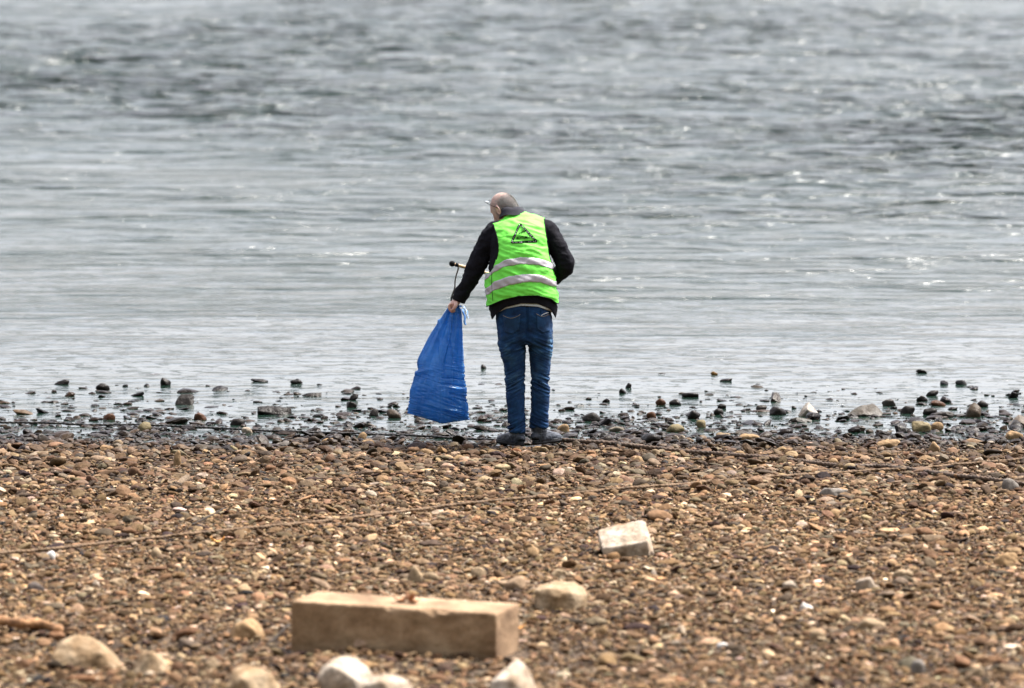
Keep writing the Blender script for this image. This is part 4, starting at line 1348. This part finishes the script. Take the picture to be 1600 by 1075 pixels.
# --- boots
def boot(cx, cy_ankle, dy, ang, label, sole_py):
    """ang: toe direction, degrees from straight away, + to the right"""
    a_ = math.radians(ang); f = np.array([math.sin(a_), math.cos(a_), 0]); sd = np.array([math.cos(a_), -math.sin(a_), 0])
    c = W(cx, sole_py, Y0 + dy) + np.array([0, 0, .012])
    def fr_(u, z, s=0): return c + f * (u + .037) + sd * s + np.array([0, 0, z])
    b = bpy.data.objects.new("boot", None)
    rows = []
    # foot: rings along the length, from heel to toe
    for u, z, rx, rz in ((-.088,.04,.018,.025),(-.083,.045,.036,.036),(-.05,.048,.043,.042),(-.01,.05,.044,.046),(.035,.045,.044,.043),(.08,.039,.046,.036),(.12,.035,.048,.031),(.15,.032,.043,.027),(.172,.029,.03,.021),(.182,.026,.012,.010)):
        rows.append(tuple(fr_(u, z)) + (rx, rz))
    foot = loft(rows, n=36, m=24, side=tuple(sd), world_pts=True, expo=2.4)
    sh = [tuple(fr_(-.035, .03)) + (.044, .050), tuple(fr_(-.035, .08)) + (.050, .054), tuple(fr_(-.036, .11)) + (.052, .056), tuple(fr_(-.037, .145)) + (.055, .058)]
    shaft = loft(sh, n=16, m=28, side=(1, 0, 0), world_pts=True)
    V, F = remesh([foot, shaft], .004, 3)
    V[:, 2] = np.maximum(V[:, 2], c[2] + .018)
    N = normals(V, F)
    V = V + N * (.003 * cloth_noise(V, 22, 22, 34, 3, cx) + .003 * ridged(V, 12, 12, 30, cx) * np.exp(-((V[:, 2] - c[2] - .08) / .03) ** 2))[:, None]
    o = mk("boot", V, F, M_BOOT, man)
    if label: o["label"] = label
    # sole
    out = []
    for t in np.linspace(0, 2 * np.pi, 40, endpoint=False):
        u = .05 + .147 * math.cos(t); wd = .040 + .012 * sstep(.0, .12, u) - .004 * sstep(-.02, .03, u) * sstep(.08, .03, u)
        out.append((u, wd * np.sign(math.sin(t)) * abs(math.sin(t)) ** .7))
    rings = []
    for z, k in ((0.002, .97), (.0, 1.0), (.014, 1.03), (.024, 1.0), (.026, .9)):
        rings += [fr_(.05 + (u - .05) * k, z, s_ * k) for u, s_ in out]
    F = grid_faces(5, 40); F.append(tuple(range(40))); F.append(tuple(range(160, 200)))
    mk("sole", np.array(rings), F, M_SOLE, o)
    bv = BVHTree.FromPolygons([tuple(v) for v in V], [f_ for f_ in []] or [tuple(f__) for f__ in mesh_arrays(o.data)[1]])
    # pale trims: round the collar, down the heel and along the welt
    def ringz(z, r1, u0=-.037, tilt=0):
        th = np.linspace(0, 2 * np.pi, 41)
        P = [fr_(u0 + r1 * 1.12 * math.cos(t), z + tilt * math.cos(t), r1 * math.sin(t)) for t in th]
        Q = []
        for p in P:
            o_ = fr_(u0, z); d = Vector(p - o_)
            h = bv.ray_cast(Vector(o_ + (p - o_) * 3), -d.normalized())
            Q.append(np.array(h[0]) if h[0] is not None else p)
        return np.array(Q)
    V1, F1 = tube(ringz(.078, .05), .0015, 6)
    mk("trim", V1, F1, M_TRIM, o)
    welt = [fr_(.05 + (u - .05) * 1.035, .029, s_ * 1.02) for u, s_ in out]
    V1, F1 = tube(np.array(welt + welt[:1]), .0014, 6); mk("welt", V1, F1, M_TRIM, o)
    for sgn in (-1, 1):
        P = []
        for z in np.linspace(.035, .115, 12):
            o_ = fr_(-.035, z); t = sgn * 2.2
            d = Vector(fr_(-.035 + .06 * math.cos(t), z, .06 * math.sin(t)) - o_)
            h = bv.ray_cast(Vector(o_) + d * 3, -d.normalized())
            if h[0] is not None: P.append(np.array(h[0]))
        if len(P) > 4:
            V1, F1 = tube(np.array(P), .0013, 6); mk("trim", V1, F1, M_TRIM, o)
boot(808.5, 672, .0, -33, None, 699)
boot(842.5, 664, .03, 38, None, 696.5)

# ------------------------------------------------------------------ blue rubbish bag
def bag():
    YB = Y0 + .10
    rows = np.array([  # py at the left, ridge and right edge, then left px, ridge px, right px, half depth
        (475, 475, 475, 703, 708, 715, .022), (482, 482, 482, 700, 707.5, 717.5, .030), (490, 490, 490, 695.5, 707, 720.5, .038), (505, 506, 505, 686, 706, 721.5, .052), (525, 527, 525, 673, 703, 722.5, .066),
        (545, 549, 545, 662.5, 697, 724, .076), (558, 563, 560, 655.5, 693, 725, .082), (566, 572, 569, 652.5, 691, 725.7, .084), (573, 580, 577, 652.5, 690, 726.3, .086), (580, 589, 586, 654, 690, 727, .088), (587, 597, 594, 648.5, 689.5, 727.8, .090),
        (595, 607, 603, 645, 689, 728.5, .090), (610, 623, 619, 641.5, 689, 730, .084), (625, 639, 634, 639, 689.5, 731.6, .070), (636, 651, 645, 637.5, 690, 732.8, .048), (642, 658, 652, 636.8, 690.5, 733.6, .026), (645.5, 662, 656, 636.5, 691, 734, .008)], float)
    R = catmull(rows, 190)
    m = 150
    V = []
    for i, (pl_, pm_, pr_, lx, mx, rx, hd) in enumerate(R):
        A, B, C = np.array([lx, 0.0]), np.array([mx, -1.0]), np.array([rx, .15])
        D = np.array([(lx + rx) / 2 + 2, .9])
        poly = np.array([A, B, C, D])
        # closed smooth ring through the four corners
        t = np.linspace(0, 4, m, endpoint=False); k = t.astype(int) % 4; u = t - np.floor(t)
        p1, p2 = poly[k], poly[(k + 1) % 4]; p0, p3 = poly[k - 1], poly[(k + 2) % 4]
        lin = p1 * (1 - u)[:, None] + p2 * u[:, None]
        cat_ = .5 * ((2 * p1) + (-p0 + p2) * u[:, None] + (2 * p0 - 5 * p1 + 4 * p2 - p3) * (u ** 2)[:, None] + (-p0 + 3 * p1 - 3 * p2 + p3) * (u ** 3)[:, None])
        q = lin * .86 + cat_ * .14
        for (x2, d2) in q:
            V.append(W(x2, np.interp(x2, [lx, mx, rx], [pl_, pm_, pr_]), YB + d2 * hd))
    V = np.array(V); n = len(R)
    F = grid_faces(n, m)
    V = np.vstack([V, V[:m].mean(0), V[-m:].mean(0)])
    for j in range(m): F.append(((j + 1) % m, j, n * m)); F.append(((n - 1) * m + j, (n - 1) * m + (j + 1) % m, n * m + 1))
    N = normals(V, F)
    ti = np.append(np.repeat(np.linspace(0, 1, n), m), [0, 1]); ang = np.append(np.tile(np.linspace(0, 2 * np.pi, m, endpoint=False), n), [0, 0])
    x_, y_ = project(V)
    # pleats fanning from the hand
    pl = .022 * (1 - sstep(.1, .75, ti)) * pnoise(np.stack([np.cos(ang) * 3.2, np.sin(ang) * 3.2, ti * 1.1 + 3], 1)) + .005 * pnoise(np.stack([np.cos(ang) * 7, np.sin(ang) * 7, ti * 1.6 + 8], 1))
    right = sstep(690, 697, x_); low = sstep(.35, .75, ti)
    hz = ridged(V + np.stack([V[:, 0] * 0, V[:, 0] * 0, V[:, 0] * .25], 1), 4, 4, 30, 21) ** 3 * .013 * (right * (.35 + .65 * low) + .55 * low)
    cr = .004 * low * pnoise(V * np.array([16, 16, 16])) + .0018 * fbm(V * np.array([38, 38, 60]), 2) * (.3 + low)
    crease = -.010 * np.exp(-((x_ - 687.5) / 1.6) ** 2) - .006 * np.exp(-((x_ - 706) / 1.4) ** 2) * (1 - low)
    dent = -.018 * np.exp(-((y_ - 582 - (x_ - 655) * -.25) / 4) ** 2) * sstep(684, 655, x_)
    V = V + N * ((pl + hz + cr + crease + dent) * np.clip((1 - ti) * 25, .15, 1))[:, None]
    mt = Mat("blue film", (.012, .09, .36), rough=.16, spec=.8)
    v = mt.coord(); n1 = mt.noise(v, 10, 4, .6)
    c = mt.ramp(n1, [(.3, (.022, .15, .44)), (.7, (.065, .28, .64))]); mt.base(c)
    wv = mt.noise(mt.coord((14, 14, 110)), 1, 3, .6)
    mt.nrm(mt.bump(wv, .8, .008, mt.bump(mt.noise(v, 38, 4, .6), .6, .007)))
    tr = mt.n('ShaderNodeBsdfTranslucent'); mt.l(mt.mix(.5, c, (.10, .42, .80)), tr.inputs[0])
    ms = mt.n('ShaderNodeMixShader'); ms.inputs[0].default_value = .48
    out = mt.t.nodes['Material Output']
    mt.l(mt.b.outputs[0], ms.inputs[1]); mt.l(tr.outputs[0], ms.inputs[2]); mt.l(ms.outputs[0], out.inputs[0])
    loc = W(708, 478, YB)
    o = mk("rubbish_bag", V, F, mt.m, loc=loc)
    tag(o, "blue plastic rubbish bag hanging from the man's left hand", "rubbish bag")
    # tie strip poking out above the hand, pale blue with white print
    for pts, wd, nm, col in (([(715,479,.02),(722,478,.0),(727,483,-.01),(730,491,-.01),(731.5,498,-.01)], .022, "tie_strip", (.16, .38, .78)),
                             ([(717,483,.03),(722,484,.02),(725,490,.01),(726,500,.01),(727,508,.01)], .013, "tie_strip", (.10, .30, .72))):
        C = catmull(np.array([W(p[0], p[1], YB + p[2]) for p in pts]), 18)
        T, S, B = frames(C, (1, .3, 0))
        V2 = []
        for k in range(18):
            for u in (-1, -.33, .33, 1): V2.append(C[k] + S[k] * wd * u + B[k] * .004 * math.sin(u * 3 + k))
        F2 = grid_faces(18, 4, closed=False)
        m2 = Mat("pale blue film", col, rough=.35)
        if wd > .015:
            wvv = m2.n('ShaderNodeTexWave', Scale=26.0, Distortion=6.0); m2.l(m2.coord((1, 1, 1)), wvv.inputs['Vector'])
            m2.base(m2.ramp(wvv.outputs['Fac'], [(.5, col), (.56, (.8, .85, .92))]))
        q = mk(nm, np.array(V2) , F2, m2.m, o); s_ = q.modifiers.new("t", 'SOLIDIFY'); s_.thickness = .001
bag()

# ------------------------------------------------------------------ litter picker held in front of him
def picker():
    a_, b_ = W(706.5, 412, Y0 + .36), W(846, 450, Y0 + .42)
    loc = b_
    root = bpy.data.objects.new("litter_picker", None); COL.objects.link(root); root.location = tuple(loc)
    tag(root, "wooden litter stick with a black knob and cord seen behind the man's left arm", "litter stick")
    t = np.linspace(0, 1, 30)[:, None]
    C = a_ * (1 - t) + b_ * t
    m = Mat("pale wood", (.52, .34, .19), rough=.55); m.base(m.ramp(m.noise(m.coord((1, 1, 1)), 30, 3), [(.3, (.40, .24, .12)), (.7, (.62, .43, .26))]))
    V, F = tube(C, .0115, 12); mk("shaft", V, F, m.m, root)
    V, F = ICO[3]; mk("knob", V * np.array([.021, .020, .020]) * (1 + .05 * pnoise(V * 3))[:, None] + a_, F, M_BLACK, root)
    V, F = tube(C[1:3], .0135, 12); mk("ferrule", V, F, M_BLACK, root)
    P = [W(715.5, 416, Y0 + .36), W(716, 420, Y0 + .34), W(713, 430, Y0 + .30), W(711, 440, Y0 + .25), W(710.5, 450, Y0 + .19), W(707, 460, Y0 + .14), W(705, 468, Y0 + .115), W(706, 474, Y0 + .10)]
    V, F = tube(catmull(np.array(P), 40), .0052, 8); mk("cord", V, F, Mat("dark cord", (.012, .010, .008), rough=.8, spec=.1).m, root)
picker()

# ------------------------------------------------------------------ ropes
def rope(path, r, mat, label, lift=.012, name="rope", seed=0, pitch=.035):
    P = []
    for (a_, b_) in zip(path[:-1], path[1:]):
        n = max(2, int(abs(b_[0] - a_[0]) / 9))
        for k in range(n):
            t = k / n; P.append((a_[0] * (1 - t) + b_[0] * t, a_[1] * (1 - t) + b_[1] * t))
    P.append(path[-1])
    G3 = np.array([G(px_, py_) for px_, py_ in P])
    C = catmull(G3, len(G3) * 8)
    for _ in range(10): C[1:-1] = (C[:-2] + 2 * C[1:-1] + C[2:]) / 4
    z = np.maximum(ground_z(C[:, 0], C[:, 1]), -.004)
    C[:, 2] = z + lift + .010 * pnoise(np.stack([C[:, 0] * 2.2 + seed, C[:, 0] * 0, C[:, 1] * 0 + seed], 1))
    for _ in range(6): C[1:-1, 2] = (C[:-2, 2] + 2 * C[1:-1, 2] + C[2:, 2]) / 4
    V, F = tube(C, r, 12, twist=(3, .16, pitch))
    o = mk(name, V, F, mat, loc=C[len(C) // 2]); tag(o, label, "rope" if name == "rope" else "cable")
def rope_mat(name, lo, hi, rough):
    m = Mat(name, lo, rough=rough); m.base(m.ramp(m.noise(m.coord(), 22, 4, .6), [(.35, lo), (.65, hi)])); m.nrm(m.bump(m.noise(m.coord(), 200, 2), .6, .002)); return m.m
MR1 = rope_mat("wet black cable", (.010, .009, .008), (.035, .03, .025), .35)
MR2 = rope_mat("brown rope", (.06, .035, .017), (.17, .105, .055), .9)
MR3 = rope_mat("dark brown rope", (.035, .022, .014), (.10, .06, .035), .8)
rope([(-60,663),(60,665),(200,668),(300,671),(375,674)], .008, MR1, "thin black cable running straight along the water's edge at the left", .022, "cable", 1)
rope([(375,675),(430,678),(500,680),(560,682),(640,685),(700,688),(780,692)], .008, MR1, "black cable half buried between the puddle and the man's boots", .022, "cable", 2)
rope([(856,693),(900,696),(960,700),(1000,705),(1060,711),(1110,715),(1150,719),(1205,723),(1270,730),(1320,735),(1375,736),(1417,740),(1455,745),(1495,752),(1550,758),(1640,768)], .014, MR3, "dark twisted rope running right from the man's boots down to the right edge", .03, "rope", 3)
rope([(-60,880),(0,873),(125,861),(260,846),(330,838),(420,830),(500,822),(560,815),(640,806),(700,797),(800,787),(900,777),(1000,769),(1100,760),(1200,752),(1300,746),(1362,742),(1432,739),(1485,734),(1525,731),(1560,727),(1640,722)], .0095, MR2, "long thin brown rope crossing the whole dry shingle from lower left to the right edge", .027, "rope", 5)

# ------------------------------------------------------------------ driftwood, twigs, leaves
MW = rope_mat("rotten driftwood", (.12, .055, .022), (.34, .18, .08), .9)
MTW = rope_mat("dark twig bark", (.012, .007, .004), (.035, .022, .012), .9)
def wood(path, r, label, name, cat, seed):
    C = catmull(np.array([G(p[0], p[1]) + np.array([0, 0, p[2]]) for p in path]), 60)
    L_ = np.linspace(0, 1, 60)
    rr = r * (1 + .35 * pnoise(np.stack([L_ * 9, L_ * 0 + seed, L_ * 0], 1))) * np.clip(np.minimum(L_, 1 - L_) * 12 + .3, 0, 1)
    V, F = tube(C, rr, 16)
    N = normals(V, F); V = V + N * (r * .3 * fbm(V * np.array([14, 30, 30]) + seed, 3))[:, None]
    tag(mk(name, V, F, MW if name == 'driftwood' else MTW, loc=V.mean(0)), label, cat)
wood([(-40,988,.05),(0,986,.05),(35,990,.05),(65,989,.045),(98,997,.03)], .024, "knobbly orange brown driftwood branch cut by the left edge", "driftwood", "driftwood", 1)
wood([(453,992,.05),(443,999,.05),(432,1006,.03),(420,1012,.02)], .007, "dark twig leaning against the left end of the concrete block", "twig", "twig", 4)
wood([(415,1018,.03),(440,1024,.03),(462,1030,.02)], .006, "dark twig lying on the ground at the block's lower left corner", "twig", "twig", 9)
wood([(300,828,.03),(330,818,.05),(352,812,.07)], .005, "thin pale stick poking out of the shingle at the left", "stick", "stick", 11)

ML = Mat("dry brown leaf", (.25, .10, .04), rough=.7); ML.base(ML.ramp(ML.noise(ML.coord(), 60, 3), [(.35, (.13, .05, .02)), (.65, (.36, .17, .07))])); ML = ML.m
MO = Mat("orange leaf", (.55, .24, .04), rough=.6).m
def leaf(p, ln, yaw_, curl, mat, label, seed, group=None):
    n = 13; m = 7
    u = np.linspace(0, 1, n); wd = np.sin(np.pi * u ** .8) * .30 * ln + .001
    V = []
    for i in range(n):
        for s_ in np.linspace(-1, 1, m):
            x_, y_ = (u[i] - .5) * ln, s_ * wd[i]
            z_ = curl * ln * ((u[i] - .5) ** 2 * 2.4 + (s_ ** 2) * .22) + .05 * ln * math.sin(5 * u[i] + 3 * s_ + seed)
            V.append((x_, y_, z_))
    V = np.array(V); c, s = math.cos(yaw_), math.sin(yaw_)
    V = np.stack([V[:, 0] * c - V[:, 1] * s, V[:, 0] * s + V[:, 1] * c, V[:, 2] - V[:, 2].min()], 1) + p
    o = mk("leaf", V, grid_faces(n, m, closed=False), mat, loc=p); q = o.modifiers.new("t", 'SOLIDIFY'); q.thickness = .001
    tag(o, label, "leaf", group)
g, BL, BD, BH, byaw = BLK
def on_block(u, v):
    c, s = math.cos(byaw), math.sin(byaw)
    return np.array([g[0] + u * BL * c - v * BD * s, g[1] + u * BL * s + v * BD * c, g[2] + BH - .012 * u + .001])
leaf(on_block(.49, .42), .085, .3, .55, ML, "left one of the curled brown leaves on top of the concrete block", 1)
leaf(on_block(.525, .50), .08, 2.0, .8, ML, "middle and highest curled brown leaf on top of the concrete block", 2)
leaf(on_block(.555, .42), .075, -.6, .5, ML, "right one of the curled brown leaves on top of the concrete block", 3)
leaf(G(808, 993) + np.array([0, 0, .03]), .09, .1, .4, MO, "orange leaf on the ground at the right end of the concrete block", 4)
leaf(G(340, 855) + np.array([0, 0, .03]), .08, .2, .5, MO, "orange brown leaf below the long brown rope at the left", 5)
